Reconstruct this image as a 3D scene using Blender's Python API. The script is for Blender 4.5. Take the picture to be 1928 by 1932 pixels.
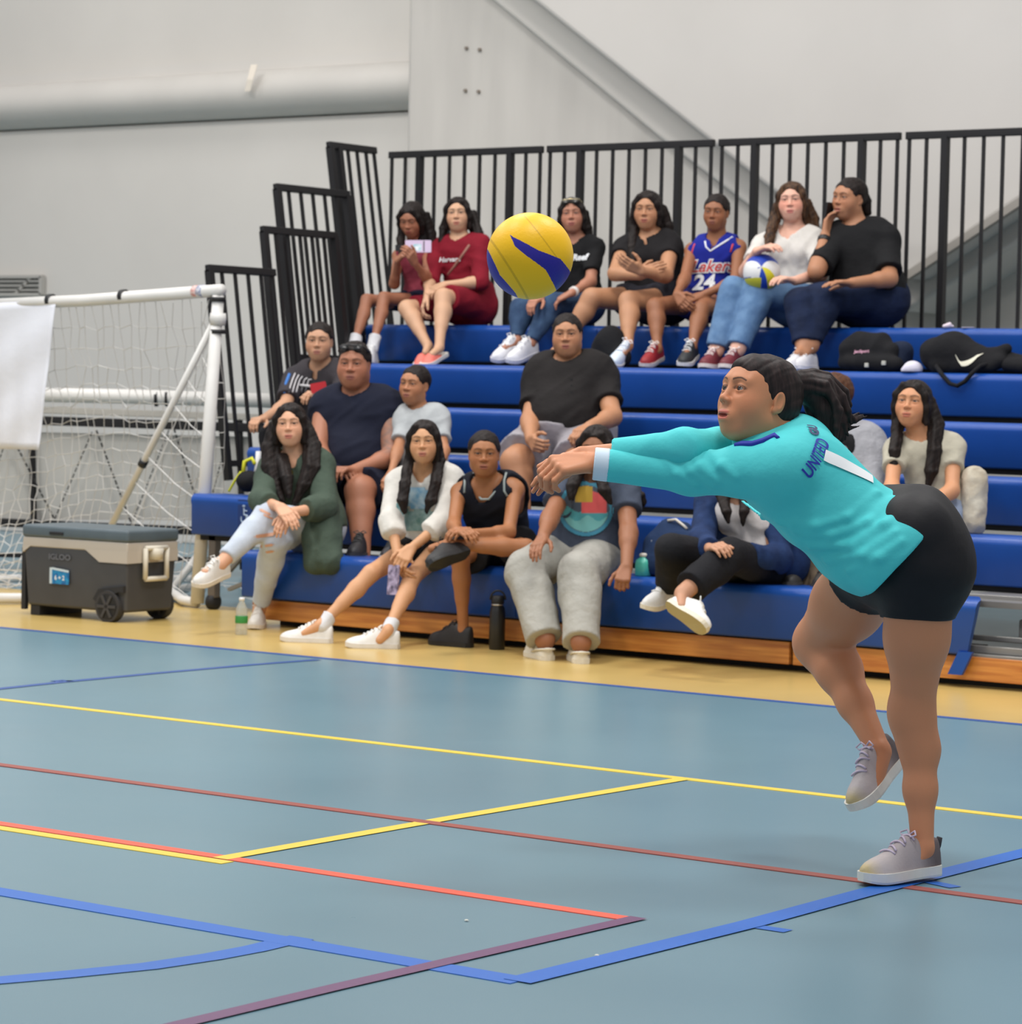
import bpy, math, random
import numpy as np
from mathutils import Vector, Matrix
for _o in list(bpy.data.objects): bpy.data.objects.remove(_o)
random.seed(7); rng=np.random.default_rng(7)
SC=bpy.context.scene; COL=SC.collection
# ------------------------------------------------------------------ camera
FPX=5513.43; YAW=-0.6351; PITCH=-0.0422; ROLL=0.02254; CAMH=1.30
def _cam_axes():
    cy,sy=math.cos(YAW),math.sin(YAW); cp,sp=math.cos(PITCH),math.sin(PITCH)
    F=np.array([sy*cp,cy*cp,sp]); R=np.array([cy,-sy,0.]); U=np.cross(R,F)
    cr,sr=math.cos(ROLL),math.sin(ROLL)
    return cr*R+sr*U, -sr*R+cr*U, F
CR,CU,CF=_cam_axes(); CC=np.array([0,0,CAMH])
cam=bpy.data.cameras.new('camera'); camo=bpy.data.objects.new('camera',cam); COL.objects.link(camo)
cam.sensor_fit='HORIZONTAL'; cam.sensor_width=36; cam.lens=FPX/1928*36; cam.clip_end=200
_m=Matrix.Identity(4)
for _i in range(3):
    _m[_i][0]=CR[_i]; _m[_i][1]=CU[_i]; _m[_i][2]=-CF[_i]; _m[_i][3]=CC[_i]
camo.matrix_world=_m; SC.camera=camo
cam.dof.use_dof=True; cam.dof.focus_distance=7.9; cam.dof.aperture_fstop=9
def ray(x,y): return CF*FPX+CR*(x-964)-CU*(y-966)
def atY(x,y,Y): d=ray(x,y); return CC+d*(Y/d[1])
def atZ(x,y,Z): d=ray(x,y); return CC+d*((Z-CAMH)/d[2])
def atX(x,y,X): d=ray(x,y); return CC+d*(X/d[0])
def atD(x,y,D): return CC+ray(x,y)*(D/FPX)
def depth(P): return float((np.asarray(P)-CC)@CF)
def atL(P,x,y,L,s):
    """point on the sight line through (x, y) at distance L from joint P; s=+1 the far, -1 the near solution"""
    d=ray(x,y); d=d/np.linalg.norm(d); o=CC-P; b=o@d; c=o@o-L*L; q=b*b-c
    if q<0: t=-b
    else: t=-b+s*math.sqrt(q)
    X=CC+d*t
    return X
# ------------------------------------------------------------------ world, lights, exposure
W=bpy.data.worlds.new('world'); SC.world=W; W.use_nodes=True
W.node_tree.nodes['Background'].inputs[0].default_value=(.93,.95,1,1); W.node_tree.nodes['Background'].inputs[1].default_value=.52
def area(name,loc,size,power,rot=(0,0,0),col=(1,.97,.93)):
    l=bpy.data.lights.new(name,'AREA'); l.shape='RECTANGLE'; l.size=size[0]; l.size_y=size[1]; l.energy=power; l.color=col
    o=bpy.data.objects.new(name,l); COL.objects.link(o); o.location=loc; o.rotation_euler=rot; return o
for _x,_y,_p in ((-13,5,210),(-8,5,210),(-3,5,210),(-15,10.5,230),(-9.5,10.5,230),(-4,10.5,230),(-17,14.5,60),(-11,14.5,60),(-5,14.5,60)):
    area('ceiling_lamp',(_x,_y,8.2),(1.6,1.6),_p,(math.radians(8) if _y<14 else 0,0,0))
SC.view_settings.view_transform='Standard'; SC.view_settings.look='None'; SC.view_settings.gamma=1
SC.view_settings.exposure=0.10; SC.view_settings.use_curve_mapping=False
SC.render.film_transparent=False
try: SC.cycles.max_bounces=5; SC.cycles.use_denoising=True
except Exception: pass
# ------------------------------------------------------------------ materials
def lin(c):
    return tuple(((v/255)/12.92 if v/255<=.04045 else ((v/255+.055)/1.055)**2.4) for v in c)
_mats={}
def mat(name,c,rough=.6,metal=0.,bump=None,var=.0,vscale=8.,attr=False,spec=.5,sss=0.,stretch=None,coat=0.,c2=None,alpha=1.,trans=0.):
    """procedural material. c sRGB; var value variation by noise; c2 second colour mixed by noise; bump (scale,strength)"""
    if name in _mats: return _mats[name]
    m=bpy.data.materials.new(name); m.use_nodes=True; nt=m.node_tree; N=nt.nodes; L=nt.links
    b=N['Principled BSDF']; b.inputs['Roughness'].default_value=rough; b.inputs['Metallic'].default_value=metal
    b.inputs['Specular IOR Level'].default_value=spec
    if coat: b.inputs['Coat Weight'].default_value=coat; b.inputs['Coat Roughness'].default_value=.15
    if sss:
        b.inputs['Subsurface Weight'].default_value=sss; b.inputs['Subsurface Radius'].default_value=(.02,.008,.005); b.inputs['Subsurface Scale'].default_value=.5
    if alpha<1: b.inputs['Alpha'].default_value=alpha
    if trans: b.inputs['Transmission Weight'].default_value=trans
    l=(*lin(c),1)
    tc=N.new('ShaderNodeTexCoord'); src=tc.outputs['Object']
    if stretch:
        mp=N.new('ShaderNodeMapping'); mp.inputs['Scale'].default_value=stretch; L.new(src,mp.inputs[0]); src=mp.outputs[0]
    if attr:
        a=N.new('ShaderNodeAttribute'); a.attribute_name='Col'; cs=a.outputs['Color']
    else:
        r=N.new('ShaderNodeRGB'); r.outputs[0].default_value=l; cs=r.outputs[0]
    if c2 is not None or var:
        n=N.new('ShaderNodeTexNoise'); n.inputs['Scale'].default_value=vscale; n.inputs['Detail'].default_value=5; L.new(src,n.inputs['Vector'])
        mx=N.new('ShaderNodeMix'); mx.data_type='RGBA'
        rp=N.new('ShaderNodeMapRange'); rp.inputs[1].default_value=.35; rp.inputs[2].default_value=.65; L.new(n.outputs[0],rp.inputs[0]); L.new(rp.outputs[0],mx.inputs[0])
        if c2 is not None:
            L.new(cs,mx.inputs[6]); mx.inputs[7].default_value=(*lin(c2),1)
        else:
            mx.blend_type='MULTIPLY'; L.new(cs,mx.inputs[6]); v=1-var; mx.inputs[7].default_value=(v,v,v,1)
        cs=mx.outputs[2]
    L.new(cs,b.inputs['Base Color'])
    if bump:
        n=N.new('ShaderNodeTexNoise'); n.inputs['Scale'].default_value=bump[0]; n.inputs['Detail'].default_value=4; L.new(src,n.inputs['Vector'])
        bp=N.new('ShaderNodeBump'); bp.inputs['Strength'].default_value=bump[1]; bp.inputs['Distance'].default_value=bump[2] if len(bump)>2 else .01
        L.new(n.outputs[0],bp.inputs['Height']); L.new(bp.outputs[0],b.inputs['Normal'])
    _mats[name]=m; return m
# ------------------------------------------------------------------ objects
def tag(o,label=None,cat=None,group=None,kind=None):
    if label: o['label']=label
    if cat: o['category']=cat
    if group: o['group']=group
    if kind: o['kind']=kind
    return o
def empty(name,loc,label=None,cat=None,group=None,kind=None):
    o=bpy.data.objects.new(name,None); COL.objects.link(o); o.location=tuple(float(v) for v in loc); o.empty_display_size=.1
    o['_l']=[float(v) for v in loc]
    return tag(o,label,cat,group,kind)
def make(name,V,Fc,m,parent=None,smooth=False,col=None,bevel=0.,mats=None,mi=None,label=None):
    """V world coordinates (n,3); faces list or (n,4) array. The object's origin goes to its parent's origin, or to its own base"""
    V=np.asarray(V,float).reshape(-1,3)
    if parent is not None: org=np.array(parent['_l'])
    else:
        org=(V.min(0)+V.max(0))/2; org[2]=V[:,2].min()
    me=bpy.data.meshes.new(name)
    if isinstance(Fc,np.ndarray):
        n=len(Fc); k=Fc.shape[1]
        me.vertices.add(len(V)); me.vertices.foreach_set('co',(V-org).astype(np.float32).ravel())
        me.loops.add(n*k); me.loops.foreach_set('vertex_index',Fc.astype(np.int32).ravel())
        me.polygons.add(n); me.polygons.foreach_set('loop_start',np.arange(0,n*k,k,dtype=np.int32))
        try: me.polygons.foreach_set('loop_total',np.full(n,k,dtype=np.int32))
        except Exception: pass
        me.update(calc_edges=True)
    else:
        me.from_pydata([tuple(v) for v in (V-org)],[],[tuple(int(i) for i in f) for f in Fc])
    if smooth: me.polygons.foreach_set('use_smooth',np.ones(len(me.polygons),dtype=bool))
    if col is not None:
        a=me.color_attributes.new('Col','FLOAT_COLOR','POINT'); c=np.ones((len(V),4),np.float32); c[:,:3]=col; a.data.foreach_set('color',c.ravel())
    for q in (mats or [m]): me.materials.append(q)
    if mi is not None: me.polygons.foreach_set('material_index',np.asarray(mi,dtype=np.int32))
    me.validate()
    o=bpy.data.objects.new(name,me); COL.objects.link(o)
    if parent is not None:
        o.parent=parent
        o['_l']=[float(v) for v in org]
    else:
        o.location=tuple(org); o['_l']=[float(v) for v in org]
    if bevel:
        bv=o.modifiers.new('bevel','BEVEL'); bv.width=bevel; bv.segments=2; bv.limit_method='ANGLE'
        if not smooth: me.polygons.foreach_set('use_smooth',np.ones(len(me.polygons),dtype=bool)); wn=o.modifiers.new('wn','WEIGHTED_NORMAL')
    if label: o['label']=label
    return o
class MB:
    """collects shapes of ONE mesh"""
    def __init__(s): s.V=[]; s.F=[]; s.M=[]; s.cm=0
    def add(s,V,F):
        o=len(s.V); s.V+= [np.asarray(v,float) for v in V]; s.F+=[tuple(i+o for i in f) for f in F]; s.M+=[s.cm]*len(F); return s
    def box(s,lo,hi,ax=None,o=None):
        lo=np.array(lo,float);hi=np.array(hi,float)
        P=[np.array([(lo,hi)[i][0],(lo,hi)[j][1],(lo,hi)[k][2]]) for i in (0,1) for j in (0,1) for k in (0,1)]
        if ax is not None: P=[np.asarray(o)+ax[0]*p[0]+ax[1]*p[1]+ax[2]*p[2] for p in P]
        return s.add(P,[(0,1,3,2),(4,6,7,5),(0,4,5,1),(2,3,7,6),(0,2,6,4),(1,5,7,3)])
    def tube(s,pts,r,n=8,cap=True):
        pts=[np.asarray(p,float) for p in pts]; rs=r if hasattr(r,'__len__') else [r]*len(pts)
        t=pts[1]-pts[0]; t/=np.linalg.norm(t)+1e-9
        u=np.cross(t,[0,0,1.]) if abs(t[2])<.9 else np.cross(t,[1.,0,0]); u/=np.linalg.norm(u)
        V=[]
        for i,p in enumerate(pts):
            a=pts[max(i-1,0)]; b=pts[min(i+1,len(pts)-1)]; t=b-a; t/=np.linalg.norm(t)+1e-9
            u=u-t*(u@t); u/=np.linalg.norm(u)+1e-9; w=np.cross(t,u)
            for k in range(n):
                an=2*math.pi*k/n; V.append(p+rs[i]*(math.cos(an)*u+math.sin(an)*w))
        F=[(i*n+k,i*n+(k+1)%n,(i+1)*n+(k+1)%n,(i+1)*n+k) for i in range(len(pts)-1) for k in range(n)]
        if cap: F+=[tuple(range(n))[::-1],tuple((len(pts)-1)*n+k for k in range(n))]
        return s.add(V,F)
    def bar(s,a,b,w,h,up=(0,0,1)):
        a=np.asarray(a,float);b=np.asarray(b,float); t=b-a; L=np.linalg.norm(t); t/=L
        u=np.cross(up,t)
        if np.linalg.norm(u)<1e-3: u=np.cross((0,1,0),t)
        u/=np.linalg.norm(u); v=np.cross(t,u)
        return s.box((0,-w/2,-h/2),(L,w/2,h/2),(t,u,v),a)
    def prism(s,poly,d):
        """poly: planar list of 3D points, extruded by vector d"""
        n=len(poly); P=[np.asarray(p,float) for p in poly]; d=np.asarray(d,float)
        return s.add(P+[p+d for p in P],[tuple(range(n)),tuple(range(2*n-1,n-1,-1))]+[(i,i+n,(i+1)%n+n,(i+1)%n) for i in range(n)])
    def lathe(s,c,prof,ax=(0,0,1),n=20):
        ax=np.asarray(ax,float); ax/=np.linalg.norm(ax); u=np.cross(ax,[0,1,0.]) if abs(ax[1])<.9 else np.cross(ax,[1.,0,0]); u/=np.linalg.norm(u); w=np.cross(ax,u)
        V=[np.asarray(c)+ax*h+r*(math.cos(2*math.pi*k/n)*u+math.sin(2*math.pi*k/n)*w) for r,h in prof for k in range(n)]
        m=len(prof)
        return s.add(V,[(i*n+k,i*n+(k+1)%n,(i+1)*n+(k+1)%n,(i+1)*n+k) for i in range(m-1) for k in range(n)]+[tuple(range(n))[::-1],tuple((m-1)*n+k for k in range(n))])
    def build(s,name,m,parent=None,smooth=False,bevel=0.,mats=None,label=None):
        return make(name,np.array(s.V),s.F,m,parent,smooth,bevel=bevel,mats=mats,mi=s.M if mats else None,label=label)
def unit(v): v=np.asarray(v,float); return v/(np.linalg.norm(v)+1e-12)
# ------------------------------------------------------------------ distance fields -> meshes
def cap(a,b,ra,rb=None,k=.02,clip=None,op='u',tg=None): return dict(t='cap',a=np.asarray(a,float),b=np.asarray(b,float),ra=ra,rb=ra if rb is None else rb,k=k,clip=clip,op=op,tg=tg)
def ell(c,r,R=None,k=.02,clip=None,op='u',tg=None): return dict(t='ell',c=np.asarray(c,float),r=np.asarray(r,float) if hasattr(r,'__len__') else np.array([r]*3,float),R=R,k=k,clip=clip,op=op,tg=tg)
def cut(p,n,k=.004,rad=None): return dict(t='cut',c=np.asarray(p,float),n=unit(n),k=k,op='i',rad=rad,clip=None)
def _bb(q):
    m=q['k']*(1.0 if q['t']=='cap' else 1.7)+.012
    if q['t']=='cap':
        r=max(q['ra'],q['rb']); return np.minimum(q['a'],q['b'])-r-m, np.maximum(q['a'],q['b'])+r+m
    if q['t']=='ell':
        R=q['R']
        e=q['r'] if R is None else np.sqrt(((R*q['r'][None,:])**2).sum(1))
        return q['c']-e-m,q['c']+e+m
    if q['rad']: return q['c']-q['rad'],q['c']+q['rad']
    return None
def _dist(q,X,Y,Z):
    if q['t']=='cap':
        a,b=q['a'],q['b']; ab=b-a; L=ab@ab+1e-12
        px,py,pz=X-a[0],Y-a[1],Z-a[2]
        t=np.clip((px*ab[0]+py*ab[1]+pz*ab[2])/L,0,1)
        d=np.sqrt((px-t*ab[0])**2+(py-t*ab[1])**2+(pz-t*ab[2])**2)-(q['ra']+(q['rb']-q['ra'])*t)
    elif q['t']=='ell':
        px,py,pz=X-q['c'][0],Y-q['c'][1],Z-q['c'][2]; r=q['r']
        if q['R'] is not None:
            R=q['R']; px,py,pz=(R[0,0]*px+R[1,0]*py+R[2,0]*pz),(R[0,1]*px+R[1,1]*py+R[2,1]*pz),(R[0,2]*px+R[1,2]*py+R[2,2]*pz)
        k0=np.sqrt((px/r[0])**2+(py/r[1])**2+(pz/r[2])**2); k1=np.sqrt((px/r[0]**2)**2+(py/r[1]**2)**2+(pz/r[2]**2)**2)
        d=k0*(k0-1)/(k1+1e-9)
    else:
        d=(X-q['c'][0])*q['n'][0]+(Y-q['c'][1])*q['n'][1]+(Z-q['c'][2])*q['n'][2]
    if q['clip']:
        for p,n in q['clip']:
            n=unit(n); d=np.maximum(d,(X-p[0])*n[0]+(Y-p[1])*n[1]+(Z-p[2])*n[2])
    return d
def field(prims,lo,hi,res):
    lo=np.asarray(lo,float); n=np.maximum(np.ceil((np.asarray(hi)-lo)/res).astype(int)+1,2)
    D=np.full(tuple(n),1e3,np.float32)
    ax=[(lo[i]+res*np.arange(n[i])).astype(np.float32) for i in range(3)]
    for q in prims:
        bb=_bb(q)
        if bb is None: i0=np.zeros(3,int); i1=n
        else:
            i0=np.clip(np.floor((bb[0]-lo)/res).astype(int),0,n); i1=np.clip(np.ceil((bb[1]-lo)/res).astype(int)+1,0,n)
        if (i1<=i0).any(): continue
        sl=tuple(slice(a,b) for a,b in zip(i0,i1))
        X=ax[0][sl[0]][:,None,None];Y=ax[1][sl[1]][None,:,None];Z=ax[2][sl[2]][None,None,:]
        d=_dist(q,X,Y,Z).astype(np.float32); A=D[sl]; k=q['k']
        if q['op']=='u':
            h=np.maximum(k-np.abs(A-d),0)/max(k,1e-6); D[sl]=np.minimum(A,d)-h*h*k*.25
        elif q['op']=='s':
            d=-d; h=np.maximum(k-np.abs(A-d),0)/max(k,1e-6); D[sl]=np.maximum(A,d)+h*h*k*.25
        else:
            if q.get('rad'):
                rr=(X-q['c'][0])**2+(Y-q['c'][1])**2+(Z-q['c'][2])**2
                d=np.where(rr<(q['rad']*.98)**2,d,-1e3)
            h=np.maximum(k-np.abs(A-d),0)/max(k,1e-6); D[sl]=np.where(d<-900,A,np.maximum(A,d)+h*h*k*.25)
    return D,lo,ax
def nets(D,lo,res):
    S=D<0; n=D.shape
    c=[S[i:n[0]-1+i,j:n[1]-1+j,k:n[2]-1+k] for i in (0,1) for j in (0,1) for k in (0,1)]
    anyb=c[0].copy(); allb=c[0].copy()
    for q in c[1:]: anyb|=q; allb&=q
    act=anyb&~allb; I=np.argwhere(act)
    if len(I)==0: return np.zeros((0,3)),np.zeros((0,4),int)
    idx=np.full(act.shape,-1,np.int32); idx[act]=np.arange(len(I))
    off=[(i,j,k) for i in (0,1) for j in (0,1) for k in (0,1)]
    Vv=np.stack([D[I[:,0]+o[0],I[:,1]+o[1],I[:,2]+o[2]] for o in off],1)
    acc=np.zeros((len(I),3)); cnt=np.zeros(len(I))
    for a in range(8):
        for b in range(a+1,8):
            oa,ob=np.array(off[a]),np.array(off[b])
            if np.abs(oa-ob).sum()!=1: continue
            va,vb=Vv[:,a],Vv[:,b]; m=(va<0)!=(vb<0); t=np.where(m,va/(va-vb+1e-20),0)
            acc+=np.where(m[:,None],oa+(ob-oa)*t[:,None],0); cnt+=m
    P=lo+res*(I+acc/cnt[:,None])
    Q=[]
    for axis in range(3):
        o1=[0,0,0];o1[axis]=1
        sl0=tuple(slice(0,n[i]-(1 if i==axis else 0)) for i in range(3)); sl1=tuple(slice(o1[i],n[i]) for i in range(3))
        A,B=S[sl0],S[sl1]; E=np.argwhere(A!=B)
        b_,c_=(axis+1)%3,(axis+2)%3
        ok=(E[:,b_]>0)&(E[:,c_]>0)&(E[:,b_]<n[b_]-1)&(E[:,c_]<n[c_]-1); E=E[ok]
        eb=np.zeros(3,int);eb[b_]=1;ec=np.zeros(3,int);ec[c_]=1
        g=lambda e: idx[e[:,0],e[:,1],e[:,2]]
        q=np.stack([g(E-eb-ec),g(E-ec),g(E),g(E-eb)],1)
        ins=A[tuple(E.T)]
        q[~ins]=q[~ins][:,::-1]; Q.append(q)
    Q=np.concatenate(Q); Q=Q[(Q>=0).all(1)]
    return P,Q
def wrinkle(D,ax,amp,fr,seed=0,kind='fold',dirv=None):
    r=np.random.default_rng(seed)
    X=ax[0][:,None,None];Y=ax[1][None,:,None];Z=ax[2][None,None,:]
    m=np.abs(D)<.05
    I=np.argwhere(m); x=ax[0][I[:,0]];y=ax[1][I[:,1]];z=ax[2][I[:,2]]
    w=np.zeros(len(x))
    for j in range(4):
        f=r.normal(size=3); f=f/np.linalg.norm(f)*fr*(.7+.6*r.random())
        g=r.normal(size=3)*fr*.6; ph=r.random(2)*6.28
        w+=np.sin(f[0]*x+f[1]*y+f[2]*z+1.6*np.sin(g[0]*x+g[1]*y+g[2]*z+ph[0])+ph[1])
    w/=2
    w=1-np.abs(w)*1.1 if kind=='fold' else w
    D[m]+=(-amp*w).astype(np.float32)
def sdf_mesh(prims,res,regions=(),wr=None,pad=.02,keep=None):
    los=[];his=[]
    for q in prims:
        if q['op']=='u': b=_bb(q); los.append(b[0]);his.append(b[1])
    lo=np.min(los,0);hi=np.max(his,0)
    D,lo,ax=field(prims,lo,hi,res)
    if wr: wrinkle(D,ax,*wr)
    P,Q=nets(D,lo,res)
    for (rl,rh,rr) in regions:
        rl=np.maximum(np.asarray(rl),lo);rh=np.minimum(np.asarray(rh),hi)
        c=P[Q].mean(1); ins=((c>rl+res*1.3)&(c<rh-res*1.3)).all(1); Q=Q[~ins]
        D2,l2,ax2=field(prims,rl,rh,rr)
        if wr: wrinkle(D2,ax2,*wr)
        P2,Q2=nets(D2,l2,rr)
        # drop fine faces that another fine region already made
        Q=np.concatenate([Q,Q2+len(P)]); P=np.concatenate([P,P2])
    used=np.unique(Q); re=np.full(len(P),-1); re[used]=np.arange(len(used))
    return P[used],re[Q]
def ev(prims,pts):
    """field value at points (k ignored outside boxes is fine)"""
    pts=np.atleast_2d(pts); X,Y,Z=pts[:,0],pts[:,1],pts[:,2]; D=np.full(len(pts),1e3)
    for q in prims:
        d=_dist(q,X,Y,Z); k=max(q['k'],1e-6)
        if q['op']=='u': h=np.maximum(k-np.abs(D-d),0)/k; D=np.minimum(D,d)-h*h*k*.25
        elif q['op']=='s': d=-d; h=np.maximum(k-np.abs(D-d),0)/k; D=np.maximum(D,d)+h*h*k*.25
        else:
            if q.get('rad'):
                d=np.where(((pts-q['c'])**2).sum(1)<(q['rad']*.98)**2,d,-1e3)
            D=np.where(d<-900,D,np.maximum(D,d))
    return D
def march(prims,o,d,tmax=.6,n=80):
    """first surface point along o+t*d"""
    o=np.atleast_2d(o).astype(float); d=unit(d); t=np.zeros(len(o)); ok=np.zeros(len(o),bool)
    for _ in range(n):
        v=ev(prims,o+t[:,None]*d); ok|=(v<.0008); t=np.where(ok,t,t+np.clip(v*.8,.0004,.05))
        if ok.all(): break
    ok&=t<tmax
    return o+t[:,None]*d,ok
# ================================================================== THE HALL
RY=[11.744+.5953*i for i in range(6)]; RZ=[.4017+.2595*i for i in range(6)]; RY[5]+=0.0
def floor_mat():
    m=bpy.data.materials.new('floor_vinyl'); m.use_nodes=True; nt=m.node_tree; N=nt.nodes; L=nt.links; b=N['Principled BSDF']
    tc=N.new('ShaderNodeTexCoord'); n=N.new('ShaderNodeTexNoise'); n.inputs['Scale'].default_value=.5; n.inputs['Detail'].default_value=6; L.new(tc.outputs['Object'],n.inputs['Vector'])
    mx=N.new('ShaderNodeMix'); mx.data_type='RGBA'; L.new(n.outputs[0],mx.inputs[0]); mx.inputs[6].default_value=(*lin((94,128,143)),1); mx.inputs[7].default_value=(*lin((111,144,156)),1)
    n2=N.new('ShaderNodeTexNoise'); n2.inputs['Scale'].default_value=350; n2.inputs['Detail'].default_value=2; L.new(tc.outputs['Object'],n2.inputs['Vector'])
    m2=N.new('ShaderNodeMix'); m2.data_type='RGBA'; m2.blend_type='OVERLAY'; m2.inputs[0].default_value=.18; L.new(mx.outputs[2],m2.inputs[6]); L.new(n2.outputs[0],m2.inputs[7]); L.new(m2.outputs[2],b.inputs['Base Color'])
    n3=N.new('ShaderNodeTexNoise'); n3.inputs['Scale'].default_value=1.3; n3.inputs['Detail'].default_value=5; L.new(tc.outputs['Object'],n3.inputs['Vector'])
    rr=N.new('ShaderNodeMapRange'); rr.inputs[3].default_value=.24; rr.inputs[4].default_value=.36; L.new(n3.outputs[0],rr.inputs[0]); L.new(rr.outputs[0],b.inputs['Roughness'])
    b.inputs['Specular IOR Level'].default_value=.5
    return m
FM=floor_mat()
SIDE=10.64
fl=make('floor',[(-34,-3,0),(9,-3,0),(9,22,0),(-34,22,0)],[(0,1,2,3)],FM); tag(fl,kind='structure')
ym=mat('floor_yellow',(208,178,108),.27,var=.1,vscale=1.5)
YB=atZ(330,1143,0)[1]
def strip(name,poly,z,m,parent=fl):
    o=MB(); P=[np.array([p[0],p[1],0.]) for p in poly]; o.prism(P,(0,0,z)); q=o.build(name,m,parent); q['kind']='structure'; return q
strip('side_zone',[(-34,SIDE),(9,SIDE),(9,12.62),(-34,12.62)],.0015,ym)
def gline(name,px,m,w,z,X=None,Y=None):
    """court line through measured pixels"""
    P=[atZ(x,y,0)[:2] for x,y in px]; V=[];F=[]
    P=np.array(P)
    for i,p in enumerate(P):
        t=P[min(i+1,len(P)-1)]-P[max(i-1,0)]; t/=np.linalg.norm(t); nn=np.array([-t[1],t[0]])
        V+=[(*(p-nn*w/2),z),(*(p+nn*w/2),z)]
    F=[(2*i,2*i+2,2*i+3,2*i+1) for i in range(len(P)-1)]
    q=make(name,np.array(V),F,m,fl); q['kind']='structure'
YL=mat('line_yellow',(232,200,70),.4); RD=mat('line_brown',(150,72,62),.4); ORR=mat('line_orange',(238,92,66),.4); BL=mat('line_blue',(30,100,190),.4); PU=mat('line_purple',(105,65,105),.4); DB=mat('line_navy',(40,80,150),.4)
def xline(name,Y,x0,x1,w,m,z): strip(name,[(x0,Y-w/2),(x1,Y-w/2),(x1,Y+w/2),(x0,Y+w/2)],z,m)
def yline(name,X,y0,y1,w,m,z): strip(name,[(X-w/2,y0),(X+w/2,y0),(X+w/2,y1),(X-w/2,y1)],z,m)
def ix(px,py): return atZ(px,py,0)
xline('court_line',SIDE-.02,-34,9,.05,DB,.002)
Yy=8.242; Yr=6.849; Yo=5.945; Yb=5.153
xline('court_line',Yy,-34,9,.05,YL,.002)
xline('court_line',Yr,-34,9,.05,RD,.0026)
Xp=ix(1190,1735)[0]; Xyl=float(ix(1275,1470)[0]); Xbl=float(ix(989,1850)[0])
xline('court_line',Yo,-34,Xp,.05,ORR,.0022)
xline('court_line',Yo-.06,-34,ix(418,1622)[0]+.05,.05,YL,.002)
gline('court_line',[(415,1621),(845,1545),(1290,1470)],YL,.055,.0024)
xline('court_line',Yb,-34,Xbl,.08,BL,.002)
gline('court_line',[(975,1853),(1414,1745),(1634,1685),(1960,1603),(2300,1516)],BL,.075,.003)
gline('court_line',[(1205,1733),(964,1788.5),(640,1863),(330,1937),(-200,2059)],PU,.05,.0034)
gline('court_line',[(-30,1853),(120,1840),(280,1824),(400,1806),(480,1791),(530,1779),(570,1770)],BL,.075,.0018)
gline('court_line',[(1395,1745),(1440,1751),(1487,1758)],BL,.045,.0018)
gline('court_line',[(1740,1662),(1775,1669),(1803,1675)],BL,.045,.0018)
gline('court_line',[(-20,1302),(110,1288),(300,1270),(470,1255),(600,1245)],DB,.05,.0018)
gline('court_line',[(100,1286),(118,1284),(135,1286)],DB,.04,.0018)
# walls
WY=17.4
wm=mat('wall_paint',(212,208,202),.75,var=.07,vscale=.6,bump=(5,.15,.01))
wl=MB().box((-34,WY,0),(9,WY+.3,9)).build('wall_back',wm); tag(wl,kind='structure')
# round air duct boxed along the wall, left of the column
def wy(x,y,Y=WY): return atY(x,y,Y)
dt=wy(380,130,WY-.3); db=wy(380,185,WY-.25)
zt=float(dt[2]); r=.20
px0=float(wy(760,150,WY-.25)[0])
o=MB(); n=14; prof=[]
for k in range(n+1):
    a=math.pi*.5-math.pi*k/n*1.0
    prof.append((WY-.02-.26*math.cos(a)*1.0, zt-.19+.19*math.sin(a)))
prof.append((WY+.05,zt-.36)); prof.append((WY+.05,zt+.0))
o.prism([np.array([-34,p[0],p[1]]) for p in prof],(34+px0+.4,0,0))
q=o.build('trim_1',mat('duct_paint',(204,200,194),.6,var=.05,vscale=2),None,True); tag(q,kind='structure')
em=q.modifiers.new('es','EDGE_SPLIT'); em.split_angle=math.radians(40)
# lower wall band thicker than the wall under the duct
o=MB(); zb=float(wy(380,232)[2]); o.box((-34,WY-.07,0),(px0,WY+.02,zb)); q=o.build('trim_2',wm,None,bevel=.01); tag(q,kind='structure')
# tape hanging from the duct
a=wy(478,124,WY-.3); 
tp=MB().add([wy(474,122,WY-.31),wy(486,122,WY-.31),wy(478,150,WY-.34),wy(467,150,WY-.34),wy(472,172,WY-.33),wy(462,172,WY-.33)],[(0,1,2,3),(3,2,4,5)])
t=tp.build('masking_tape',mat('tape',(232,222,208),.7)); tag(t,'cream strip of tape hanging down from the round wall duct','tape')
t.location.y+=.0; so=t.modifiers.new('s','SOLIDIFY'); so.thickness=.004
# column with bolts
cm=mat('column_paint',(200,196,190),.7,var=.11,vscale=1.2,stretch=(3.2,3.2,.45))
xa=float(wy(759,100,WY-.45)[0]); xb=float(wy(1500,100,WY-.45)[0])
o=MB(); o.prism([np.array([xa,WY-.45,9.]),np.array([xb,WY-.45,9.]),np.array([xb,WY-.45,0.]),np.array([xa+.06,WY-.45,0.])],(0,.5,0)); q=o.build('trim_3',cm,None,bevel=.06); tag(q,kind='structure')
for bx,by in ((881,91),(906,94),(879,171),(904,173)):
    p=wy(bx,by,WY-.45); q=MB().lathe(p+np.array([0,-.02,0]),[(.012,0),(.014,.005),(.014,.03)],(0,1,0),8).build('bolt',mat('bolt',(150,140,130),.5,.6)); tag(q,{881:'upper left grey bolt of four on the wall column',906:'upper right grey bolt of four on the wall column',879:'lower left grey bolt of four on the wall column',904:'lower right grey bolt of four on the wall column'}[bx],'bolt','bolts on the wall column')
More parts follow.
